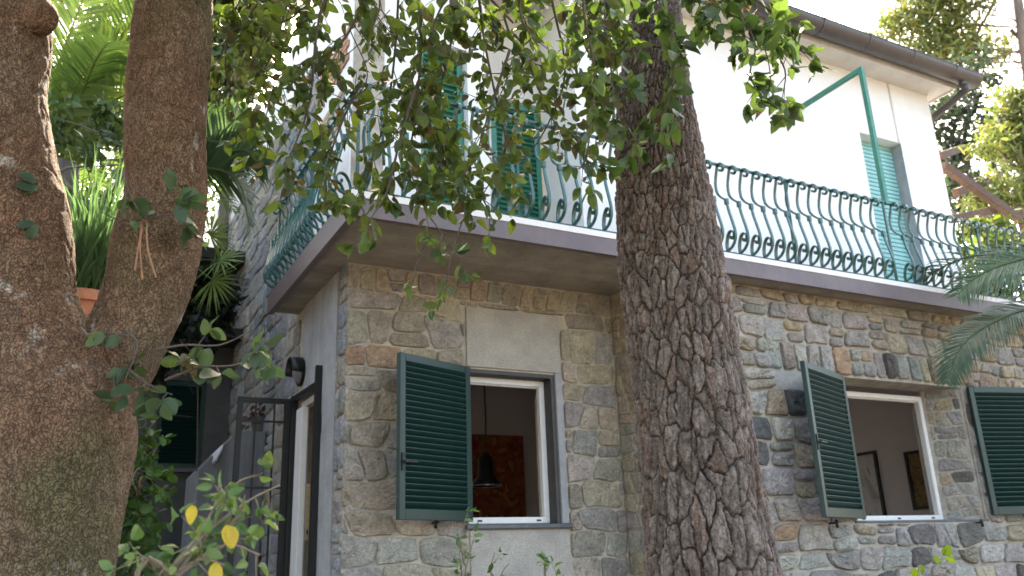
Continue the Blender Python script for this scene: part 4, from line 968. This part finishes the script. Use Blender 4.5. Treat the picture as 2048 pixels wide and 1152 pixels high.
for m in ([(285, 440, 2.9), (280, 490, 2.88), (285, 560, 2.9)], [(292, 435, 2.9), (296, 500, 2.87), (312, 555, 2.88)], [(288, 440, 2.9), (276, 500, 2.88), (270, 540, 2.89)]):
    MB().tube(pxpath(m), .0032, 5).build('shoot', M['redtwig'], oak)
for q in ((70, 365), (66, 380), (35, 455), (60, 478), (75, 372)):
    c = athd(*q, HO-.185); LV.add(c, unit(np.array([RNG.uniform(-1, 1), -.3, RNG.uniform(-.8, .5)])), unit(np.array([-.1, -1, .4])), .055, 'round', np.array([.05, .09, .05]))
# unseen oak crown, thickened and spread wide to cut sky light
CROWN, CT = Leaves(), MB()
limb_tops = [pL[-1], pR[-1]]
for k in range(90):
    st_ = limb_tops[k % 2]+np.array([0, 0, RNG.uniform(.1, 1.6)])
    en = np.array([RNG.uniform(-3.8, 2.0), RNG.uniform(-2.2, 4.2), RNG.uniform(2.4, 5.6)])
    mid = (st_+en)/2+np.array([0, 0, .5]); pth = catmull([st_, mid, en], 4)
    x, y, w_ = proj(pth)
    CT.tube(pth, np.linspace(.028, .006, len(pth)).tolist(), 5)
    for j in range(60):
        p = en+rv()*np.array([.42, .42, .3])
        if (p@FW > 0 and p[2] < .66*math.hypot(p[0], p[1])*1.12+.35) or p[2] < 1.2: continue
        CROWN.add(p, unit(rv()+np.array([0, 0, -.5])), unit(rv()*.6+np.array([0, 0, 1])), RNG.uniform(.13, .21), 'round', pick(OAKC))
for (src, dst) in ((pL[-1], (-.3, 2.6, 5.2)), (pR[-1], (.9, 2.3, 5.4))):
    CT.tube(catmull([src-np.array([0, 0, .25]), src+np.array([0, 0, .3]), (src+np.array(dst))/2, dst], 4), np.linspace(.125, .05, 13).tolist(), 10)
tag(CT.build('branches', M['twig'], oak), kind='stuff')
CROWN.emit(oak, 'crown', M['leaf'])
tag(TW.build('twigs', M['twig'], oak), kind='stuff')
# limb the twigs hang from: runs above the picture from the right fork over to the balcony
MB().tube(catmull([pR[-1], athd(600, -170, 2.95), athd(850, -150, 3.0), athd(1100, -140, 3.0), athd(1250, -120, 3.0)], 6), np.linspace(.05, .012, 25).tolist(), 8).build('limb', M['twig'], oak, smooth=True)
LV.emit(oak, 'foliage', M['leaf'], 300)

# creeper with broad lobed leaves by the pine
iv = thing('leafy_creeper', athd(1330, -60, 3.4), 'broad leaved creeper hanging in front of the upper pine trunk', 'creeper')
LI, TI = Leaves(), MB()
for m in ([(1240, -90, 3.3), (1225, 40, 3.3), (1235, 150, 3.28), (1250, 240, 3.26), (1275, 300, 3.25)], [(1180, -60, 3.2), (1160, 60, 3.2), (1200, 150, 3.2), (1215, 230, 3.2)],
          [(1300, -80, 3.35), (1340, 60, 3.3), (1345, 160, 3.28), (1320, 260, 3.26)], [(1380, -80, 3.3), (1420, 0, 3.3), (1480, 40, 3.3), (1530, 100, 3.3), (1545, 190, 3.3)],
          [(1420, -80, 3.4), (1500, -10, 3.4), (1570, 50, 3.4), (1600, 110, 3.4)], [(1480, 20, 3.25), (1510, 90, 3.25), (1500, 150, 3.25), (1520, 190, 3.25)], [(1390, -60, 3.45), (1400, 20, 3.45), (1395, 60, 3.45)], [(1540, 90, 3.35), (1570, 140, 3.35), (1565, 195, 3.35)]):
    spray(pxpath(m), LI, TI, .09, ('lobed', 'lobed', 'bent', 'curled'), IVYC, .046, .11, .046, .6, .005, .05, brown=.03)
tag(TI.build('stems', M['twig'], iv), kind='stuff'); LI.emit(iv, 'foliage', M['leaf'], 200)

# pine crown far above
PC = Leaves()
top = np.array([cx[-1], cy[-1], 9.0]); pb2 = MB()
for k in range(16):
    a = k*2*math.pi/16+RNG.uniform(-.2, .2); rr_ = RNG.uniform(1.2, 3.6); en = top+np.array([math.cos(a)*rr_, math.sin(a)*rr_, RNG.uniform(.3, 1.6)])
    pb2.tube(catmull([top+np.array([0, 0, -.6]), (top+en)/2+np.array([0, 0, .1]), en], 4), np.linspace(.09, .03, 9).tolist(), 6)
    for j in range(70):
        p = en+rv()*np.array([.7, .7, .28]); PC.add(p, unit(rv()+np.array([0, 0, .6])), unit(rv()), RNG.uniform(.14, .24), 'thin', pick([(.05, .085, .03), (.07, .1, .035)]))
pb2.build('branches', M['bark_far'], pine); PC.emit(pine, 'crown', M['needle'])
# ================================================================== FOREGROUND SHRUBS
def shrub(name, label, base, mains, size, pal, every=.05, tlen=.09, kind=('cupped', 'oval', 'curled'), lstep=.03, yellow=(), stem='paletwig', singles=120, group=None, droop=.15, r0=.006, cat='shrub', lf0=.35):
    t = thing(name, base, label, cat, group); L_, T_ = Leaves(), MB()
    for m in mains: spray(m, L_, T_, size, kind, pal, every, tlen, lstep, droop, r0, lf0)
    for (p, s) in yellow: L_.add(np.array(p), unit(np.array([RNG.uniform(-.4, .4), -.3, -.8])), unit(np.array([-.1, -1, .3])), s, 'oval', np.array([.62, .47, .04]))
    tag(T_.build('stems', M[stem], t), kind='stuff'); L_.emit(t, 'foliage', M['leaf'], singles)
    return t
SH = [(.10, .18, .06), (.13, .22, .07), (.085, .15, .06), (.17, .25, .075)]
hs = 2.35
b0 = athd(250, 1300, hs); bs = (b0[0], b0[1], GZ)
up_ = [bs, tuple(b0)]
def sm_(rows): return catmull([bs, b0*np.array([1, 1, .6])]+[athd(x, y, h) for x, y, h in rows], 5)
shrub('young_shrub', 'pale stemmed shrub with a few yellowed leaves beside the oak trunk', bs,
      [sm_([(330, 1150, hs), (390, 1080, hs), (430, 1010, hs), (440, 950, hs)]), sm_([(340, 1150, hs+.03), (420, 1060, hs+.03), (500, 1000, hs+.05), (560, 970, hs+.05)]), sm_([(360, 1150, hs-.03), (450, 1090, hs-.05), (520, 1110, hs-.05)]), sm_([(350, 1152, hs), (430, 1040, hs+.08), (470, 970, hs+.08), (510, 950, hs+.08)]), sm_([(340, 1160, hs), (400, 1120, hs-.05), (450, 1130, hs-.05)]), sm_([(350, 1140, hs+.05), (470, 1040, hs+.02), (490, 990, hs)])],
      0.042, SH, .045, .08, lstep=.026, lf0=.83, yellow=[(athd(385, 1010, hs-.04), .05), (athd(452, 1050, hs-.06), .06), (athd(462, 1052, hs-.06), .055), (athd(430, 1125, hs-.08), .06)])
# seedlings below the bay window
for (px, top, lab, x2) in ((925, 1050, 'slender leafy seedling under the left edge of the slate sill', 925), (985, 1105, 'low dark leaved plant beneath the middle of the concrete apron', 990), (1095, 1125, 'small drooping plant at the right side of the concrete apron', 1100)):
    hb = 5.2; b = athd(px, 1230, hb); g0 = (b[0], b[1], GZ)
    shrub('seedling', lab, g0, [catmull([g0, b*np.array([1, 1, .5]), athd(px-6, (top+1180)/2, hb), athd(x2, top, hb)], 6), catmull([g0, b, athd(px+18, top+45, hb), athd(x2+28, top+22, hb)], 6)], .05, SH[:3], .10, .09, ('curled', 'oval'), .035, singles=60, group=None, cat='plant', lf0=.8)
b = athd(1840, 1250, 4.4); g0 = (b[0], b[1], GZ)
shrub('seedling', 'bright green sprig poking up before the right hand stone wall', g0, [catmull([g0, b, athd(1835, 1170, 4.4), athd(1838, 1132, 4.4)], 6), catmull([g0, b, athd(1860, 1180, 4.4), athd(1872, 1145, 4.4)], 6)], .05, [(.2, .3, .04), (.16, .26, .04)], .07, .08, ('round',), .04, singles=30, cat='plant')
# creeper on the pillar left, between the oak and the annex
b = athd(275, 1060, 7.2); g0 = (b[0], b[1], GZ)
shrub('climbing_bush', 'bright green bush growing between the oak trunk and the annex window', g0, [catmull([g0, b, athd(265+dx, 960, 7.2+dh), athd(285+dx*1.5, 830+dy, 7.2+dh)], 6) for dx, dh, dy in ((-10, 0, 0), (10, .1, 20), (20, .2, 60), (0, -.1, 100), (-25, .1, 30), (15, -.1, 130))], .085, [(.06, .13, .03), (.08, .17, .035), (.045, .10, .025)], .06, .2, ('round', 'oval'), .05, singles=60, droop=.4, r0=.012)

# ================================================================== PALMS
PALMC = np.array([.07, .13, .05])
def frond_mesh(path, length_mid, n, wdt, col, droop, rnd, lift=.5, twist=0.):
    """feather frond: rachis polyline + blades"""
    path = np.array(path); L = np.r_[0, np.cumsum(np.linalg.norm(np.diff(path, axis=0), axis=1))]
    b = MB(); b.tube(path, np.linspace(.022, .004, len(path)).tolist(), 5); cols = [tuple(col*np.array([1.6, 1.25, .9]))]*len(b.v)
    for i in range(n):
        t = (i+.5)/n; s = L[-1]*(.1+.9*t); p = np.array([np.interp(s, L, path[:, k]) for k in range(3)])
        q = np.array([np.interp(min(s+.05, L[-1]), L, path[:, k]) for k in range(3)]); tg = unit(q-p) if s < L[-1]-.02 else unit(path[-1]-path[-2])
        sd = np.cross(tg, [0, 0, 1.0]); sd = unit(sd) if np.linalg.norm(sd) > .05 else np.array([1, 0, 0.]); upv = np.cross(sd, tg)
        sd, upv = sd*math.cos(twist)+upv*math.sin(twist), upv*math.cos(twist)-sd*math.sin(twist)
        ln = length_mid*(math.sin(math.pi*min(1, .12+.88*t))**.6)*rnd.uniform(.85, 1.1)+.04
        for sg in (-1, 1):
            d = unit(sd*sg*.9+tg*(.55+.5*t)+upv*lift*rnd.uniform(.5, 1.1)+rv()*.05)
            m1 = p+d*ln*.5+np.array([0, 0, -droop*ln*.12]); m2 = p+d*ln+np.array([0, 0, -droop*ln*.55])
            wv_ = unit(np.cross(d, upv))*wdt*.5; k = len(b.v)
            b.v += [tuple(p-wv_*.5), tuple(p+wv_*.5), tuple(m1+wv_), tuple(m1-wv_), tuple(m2)]; b.f += [(k, k+1, k+2, k+3), (k+3, k+2, k+4)]
            cc = tuple(np.clip(col*rnd.uniform(.75, 1.3), .01, 1)); cols += [cc]*5
    me = bpy.data.meshes.new('frond'); me.from_pydata(b.v, [], b.f); me.validate(); return finish(me, M['frond'], False, np.array(cols)[:len(me.vertices)])
rp_ = random.Random(5)
def palm(name, label, base, crown, fronds, trunk_r, group=None, via=None):
    t = thing(name, base, label, 'palm', group)
    tr = MB(); n = 26; pts = [np.array(base)+(np.array(crown)-np.array(base))*k/n for k in range(n+1)]
    if via is not None: pts = catmull([np.array(base)]+list(via)+[np.array(crown)], 8); n = len(pts)-1
    tr.tube(pts, [trunk_r*(1.1+.12*(k % 2)) for k in range(n+1)], 12); tr.build('trunk', M['bark_far'], t)
    for fr_ in fronds: obj('frond', frond_mesh(*fr_[:4], np.array(fr_[4]), fr_[5], rp_, fr_[6] if len(fr_) > 6 else .5, fr_[7] if len(fr_) > 7 else 0.), t)
    return t
def arc(c, az, out, rise, drop, n=12):
    c = np.array(c, float); h = np.array([math.cos(az), math.sin(az), 0]); return [c+h*out*t+np.array([0, 0, rise*t*1.6-(rise*.6+drop)*t**2.2]) for t in np.linspace(0, 1, n)]
# palm behind the oak fork
pc = athd(120, 330, 11.0)
frs = []
for k in range(17):
    a = 2*math.pi*k/17+rp_.uniform(-.15, .15); frs.append((arc(pc, a, rp_.uniform(1.9, 2.6), rp_.uniform(.9, 2.2), rp_.uniform(.2, 1.4)), .5, 46, .032, (.10, .17, .045), .5))
for rows in ([(120, 330, 11), (160, 190, 10.6), (230, 60, 10.2), (300, -20, 9.9)], [(120, 330, 11), (140, 200, 10.3), (200, 110, 9.8), (280, 90, 9.4)], [(120, 330, 11), (180, 250, 10.4), (250, 190, 10), (330, 200, 9.7)], [(110, 330, 11), (105, 180, 10.5), (150, 40, 10.1), (190, -60, 9.9)]):
    frs.append((pxpath(rows, 5), .62, 70, .036, (.13, .20, .05), .35, .2, .7))
palm('date_palm', 'sunlit feather palm seen through the fork of the oak', (pc[0], pc[1], GZ), pc, frs, .2)
pc = athd(430, 330, 9.4)
frs = [(pxpath(rows, 5), .46, 60, .03, (.06, .105, .045), .45, .2, .8) for rows in ([(350, 335, 9.5), (440, 340, 9.2), (480, 370, 9.0), (498, 450, 8.9)], [(350, 335, 9.5), (440, 310, 9.2), (490, 300, 9.0), (530, 330, 8.9)], [(350, 335, 9.5), (420, 290, 9.3), (470, 240, 9.1), (500, 230, 9.0)], [(350, 335, 9.5), (390, 280, 9.3), (350, 260, 9.1), (300, 290, 9.0)], [(350, 335, 9.5), (380, 330, 9.3), (330, 380, 9.1), (310, 450, 9.0)])]
pc = athd(350, 340, 9.5); q_ = athd(120, 1152, 9.5); palm('feather_palm', 'shaded feather palm beside the bluish side wall', (q_[0], q_[1], GZ), pc, frs, .12, via=[athd(190, 880, 9.5), athd(285, 640, 9.5), athd(330, 480, 9.5)])
# fan palm leaf cluster
pc = athd(368, 530, 8.6); fp = thing('fan_palm', tuple(athd(120, 1300, 8.6)), 'small fan palm with stiff pointed leaves under the feather palm', 'palm')
MB().tube(catmull([athd(120, 1300, 8.6), athd(190, 900, 8.6), athd(300, 640, 8.6), pc], 6), .05, 8).build('trunk', M['bark_far'], fp)
for (ex, ey, hh_) in ((420, 470, 8.3), (400, 480, 8.2), (440, 520, 8.3), (380, 520, 8.4), (425, 560, 8.4), (350, 500, 8.5)):
    e = athd(ex, ey, hh_); b = MB(); b.tube([pc, (pc+e)/2+np.array([0, 0, .03]), e], .007, 4); ax_ = unit(e-pc); s1 = unit(np.cross(ax_, rv())); s2_ = np.cross(ax_, s1); cols = [(.1, .15, .04)]*len(b.v)
    for j in range(22):
        th_ = (j/21-.5)*math.radians(230); d = unit(ax_*math.cos(th_)+s1*math.sin(th_)+s2_*.12*((j % 2)-.5)); ln = .34*rp_.uniform(.85, 1.1); wv_ = unit(np.cross(d, s2_))*.011; k = len(b.v)
        b.v += [tuple(e-wv_*.3), tuple(e+wv_*.3), tuple(e+d*ln*.5+wv_), tuple(e+d*ln*.5-wv_), tuple(e+d*ln+np.array([0, 0, -.03]))]; b.f += [(k, k+1, k+2, k+3), (k+3, k+2, k+4)]; cols += [tuple(np.array([.13, .2, .05])*rp_.uniform(.7, 1.3))]*5
    me = bpy.data.meshes.new('fan_leaf'); me.from_pydata(b.v, [], b.f); me.validate(); finish(me, M['frond'], False, np.array(cols)); obj('fan_leaf', me, fp)
# palm whose fronds reach in from the right
pc = np.array([9.35, 4.55, 2.35])
D = lambda x, y, h: athd(x, y, h)
frs = [(pxpath([(2230, 590, 9.6), (2110, 515, 9.3), (2020, 525, 9.1), (1950, 556, 9.0), (1915, 590, 8.95)], 5), .46, 92, .017, (.06, .115, .045), .45, .2, .9),
       (pxpath([(2230, 600, 9.4), (2090, 610, 9.0), (1995, 640, 8.7), (1925, 690, 8.5), (1895, 765, 8.4)], 5), .36, 92, .016, (.042, .085, .036), .5, .2, .8)]
pc = athd(2235, 595, 9.5)
for k in range(8):
    a = -2.0+k*.55; frs.append((arc(pc, a, 1.7, 1.2, .6), .45, 40, .03, (.05, .085, .045), .6))
palm('garden_palm', 'dark feather palm reaching in front of the balcony and stone wall', (pc[0], pc[1], GZ), pc, frs, .16)

# planter with grassy foliage behind the oak fork
pt_ = thing('terracotta_planter', (pp[0], pp[1], pp[2]-.3), 'terracotta planter of long grassy leaves in the fork of the oak', 'planter')
MB().lathe((pp[0], pp[1], pp[2]-.3), [(0, 0), (.17, 0), (.215, .24), (.245, .24), (.25, .32), (.215, .32), (.2, .26), (0, .26)], 22).build('pot', M['terracotta'], pt_, smooth=False)
gv = MB(); gc = []
for k in range(620):
    a = RNG.uniform(0, 2*math.pi); tl = RNG.uniform(.1, .9)**.7; ln = RNG.uniform(.45, 1.45); o = np.array([math.cos(a), math.sin(a), 0]); p0 = pp+np.array([RNG.uniform(-.13, .13), RNG.uniform(-.13, .13), -.03])
    sw = np.cross(o, [0, 0, 1])*RNG.uniform(.006, .013); pts = []
    for t in (0, .35, .7, 1.0): pts.append(p0+o*ln*tl*t*.75+np.array([0, 0, ln*(t*1.05-.5*tl*t*t*1.2)]))
    n = len(gv.v)
    for i, p in enumerate(pts):
        wk = (.8, 1, .7, .05)[i]; gv.v += [tuple(p-sw*wk), tuple(p+sw*wk)]
    gv.f += [(n+2*i, n+2*i+1, n+2*i+3, n+2*i+2) for i in range(3)]; gc += [tuple(np.array([.075, .14, .055])*RNG.uniform(.45, 1.5))]*8
me = bpy.data.meshes.new('grassy_leaves'); me.from_pydata(gv.v, [], gv.f); me.validate(); finish(me, M['frond'], True, np.array(gc)); tag(obj('grassy_leaves', me, pt_), kind='stuff')
# dry plant in a pot on the stair wall
c = onY(520, 868, 9.9); dpn = thing('dry_potted_plant', (c[0], 9.9, pc_[2]), 'dry brown potted plant standing on the stair wall behind the gate', 'plant')
MB().lathe((c[0], 9.9, pc_[2]), [(0, 0), (.08, 0), (.11, .16), (.12, .2), (.1, .2), (0, .17)], 14).build('pot', M['render_dark'], dpn)
DL = Leaves()
for k in range(90): DL.add(np.array([c[0], 9.9, pc_[2]+.22])+rv()*np.array([.09, .09, .07]), unit(rv()), unit(rv()), .07, 'oval', np.array([.10, .05, .03])*RNG.uniform(.6, 1.5))
DL.emit(dpn, 'foliage', M['farleaf'])

# ================================================================== BACKGROUND TREES
def bgtree(name, label, base, crowns, trunk_r, nleaf, size, pal, kind, group=None, mat_='farleaf', lean=None, bark='bark_far', clump=.35, lf=.4):
    t = thing(name, base, label, 'tree', group); base = np.array(base, float); B = MB(); L_ = Leaves()
    cc = np.array([c[0] for c in crowns]); topz = cc.mean(0)
    tp = np.array(lean) if lean is not None else topz
    B.tube(catmull([base, base*.5+tp*.5+np.array([.1, 0, 0]), tp], 6), np.linspace(trunk_r, trunk_r*.45, 13).tolist(), 10)
    tot = sum(np.prod(c[1]) for c in crowns)
    for (c, r_) in crowns:
        c = np.array(c, float); r_ = np.array(r_, float); n = int(nleaf*np.prod(r_)/tot); k = max(5, int(n/45))
        j0 = base+(tp-base)*np.clip((c[2]-.6-base[2])/max(tp[2]-base[2], .1), .2, 1)
        B.tube(catmull([j0, (j0+c)/2+rv()*.15, c], 4), np.linspace(trunk_r*lf, trunk_r*lf*.3, 9).tolist(), 6)
        for q in range(k):
            u_ = unit(rv())*RNG.uniform(.35, 1)**.5; cp = c+u_*r_
            if q % 3 == 0: B.tube([c, (c+cp)/2+rv()*.06, cp], [trunk_r*.1, trunk_r*.06, trunk_r*.02], 4, cap=False)
            tone = RNG.uniform(.65, 1.25)
            for m in range(max(3, int(n/k))):
                p = cp+rv()*clump*np.minimum(r_, 1.0)*.6
                L_.add(p, unit(rv()+np.array([0, 0, -.2])), unit(rv()*.7+np.array([0, 0, .8])), size*RNG.uniform(.6, 1.3), kind, np.clip(pick(pal)*tone, .01, 1))
    B.build('trunk', M[bark], t, smooth=True); L_.emit(t, 'crown', M[mat_])
    return t
GR = [(.05, .085, .025), (.065, .10, .03), (.04, .07, .025)]
def A(x, y, h): return tuple(athd(x, y, h))
g = lambda x, y, h: (athd(x, y, h)[0], athd(x, y, h)[1], GZ)
bgtree('broadleaf_tree', 'dark leafy tree between the oak and the bluish side wall', g(455, 300, 13.5), [(A(450, 60, 13.5), (.55, .8, 1.0)), (A(500, 130, 13.6), (.35, .6, .7)), (A(440, 210, 13.3), (.4, .7, .7)), (A(400, 300, 13.8), (.6, .8, .6)), (A(520, 20, 13.4), (.6, .8, .6)), (A(450, -60, 13.4), (1.2, .9, .7)), (A(430, 130, 13.2), (.5, .6, .8)), (A(470, 270, 13.0), (.35, .5, .4))], .14, 7500, .15, GR, 'round')
bgtree('broadleaf_tree', 'leafy tree beyond the sunlit palm', g(60, 300, 17), [(A(180, 420, 17), (1.6, 1.2, 1.0)), (A(100, 150, 18), (1.5, 1.2, 1.4)), (A(260, 250, 18), (1.0, 1.2, 1.2)), (A(190, 20, 19), (1.6, 1.2, .8)), (A(330, 420, 17), (1.2, 1., 1.2)), (A(-60, 250, 17), (1.4, 1.2, 2))], .2, 5200, .18, [(.07, .12, .03), (.09, .15, .035), (.05, .09, .025)], 'round')
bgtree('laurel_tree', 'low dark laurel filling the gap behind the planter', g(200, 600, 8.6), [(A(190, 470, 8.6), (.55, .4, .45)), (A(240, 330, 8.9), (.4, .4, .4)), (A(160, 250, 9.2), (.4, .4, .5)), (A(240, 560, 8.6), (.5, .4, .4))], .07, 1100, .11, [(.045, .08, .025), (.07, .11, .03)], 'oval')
bgtree('broadleaf_tree', 'dense dark evergreen behind the pergola', g(1930, 300, 19), [(A(1935, 250, 19), (.75, .9, .9)), (A(1905, 340, 18.6), (.7, .9, .9)), (A(1960, 360, 18.8), (.7, .8, .8)), (A(1950, 160, 19.4), (.55, .7, .7)), (A(1880, 250, 19), (.5, .8, .8)), (A(1930, 430, 18), (1.0, .8, .7))], .13, 3600, .15, [(.028, .05, .026), (.04, .065, .03), (.022, .04, .022)], 'oval')
PN = [(.15, .185, .05), (.12, .165, .05), (.19, .21, .06), (.09, .135, .045)]
bgtree('pine_tree', 'slim grey pine trunk rising beyond the evergreen', g(1992, 300, 27), [(A(1850, 45, 26), (1.3, 1.0, .8)), (A(1905, 20, 26), (1.1, 1.0, .7)), (A(1830, 120, 26), (.9, .8, .5)), (A(1900, 100, 26.5), (1.1, .8, .5)), (A(1850, -60, 26), (1.6, 1.0, .8)), (A(1960, -110, 27), (2., 1.0, .9)), (A(1800, 60, 26), (.8, .8, .5)), (A(1870, 150, 27), (1.2, .9, .6)), (A(1960, 120, 28), (1.1, .9, .8))], .3, 9000, .3, PN, 'thin', mat_='needle', lean=athd(2026, -60, 27), clump=.5, lf=.12)
bgtree('shrubby_pine', 'yellowish green pine bough beside the pergola', g(2130, 400, 16), [(A(2010, 230, 16), (.45, .5, .4)), (A(2045, 280, 16), (.6, .5, .5)), (A(2000, 300, 15.6), (.35, .4, .3)), (A(2045, 370, 15.6), (.6, .5, .4)), (A(2080, 220, 16), (.6, .6, .5)), (A(2010, 400, 15.5), (.5, .5, .3)), (A(2100, 330, 16), (.6, .6, .8))], .12, 7000, .17, PN, 'thin', mat_='needle', clump=.35)
bgtree('sunny_shrub', 'bright yellow green shrub beyond the railing end', g(2000, 520, 13.5), [(A(1960, 490, 13.5), (.4, .4, .35)), (A(2020, 480, 13.5), (.5, .4, .4)), (A(1990, 540, 13), (.5, .4, .4)), (A(2050, 540, 13), (.5, .4, .4))], .05, 1500, .12, [(.12, .18, .035), (.09, .14, .035), (.16, .2, .045)], 'round')

bgtree('blocker_evergreen', 'tall dark evergreen added left of the oak to block light', (-3.6, 8.0, GZ), [((-3.4, 7.6, 2.2), (1.2, 1.6, 1.6)), ((-3.6, 9.5, 3.2), (1.2, 1.5, 1.6)), ((-3.0, 6.2, 4.0), (1.3, 1.5, 1.4)), ((-3.2, 8.6, 5.2), (1.5, 1.6, 1.3)), ((-3.4, 5.0, 2.6), (1.1, 1.4, 1.6))], .2, 4200, .2, [(.03, .05, .02), (.04, .065, .025)], 'round')  # added for the shade it throws on the annex and side wall

bgtree('shade_laurel', 'deep shade laurel filling the dark recess below the feather palm', g(400, 700, 9.9), [(A(400, 600, 9.9), (.28, .3, .35)), (A(370, 680, 9.9), (.3, .3, .22)), (A(440, 560, 10.0), (.22, .3, .3)), (A(340, 720, 9.8), (.3, .3, .2)), (A(430, 660, 9.9), (.2, .3, .25))], .014, 1900, .12, [(.012, .02, .011), (.018, .03, .014)], 'oval', bark='twig')  # near-black leaf colours carry the deep shade of the recess

bo = bpy.data.objects
tw_ = MB(); pnt = [o for o in bo if o.name.startswith('pine_tree') and o.get('label', '').startswith('slim')][0]
for rows in ([(2010, -40, 26.8), (1950, 15, 26.5), (1895, 60, 26.2), (1865, 90, 26)], [(2005, -30, 26.8), (1975, 30, 26.6), (1945, 80, 26.4)], [(2022, 60, 27), (2060, 100, 27)]):
    tw_.tube(pxpath(rows), np.linspace(.07, .025, len(pxpath(rows))).tolist(), 6)
tag(tw_.build('bare_branches', M['twig'], pnt), kind='stuff')
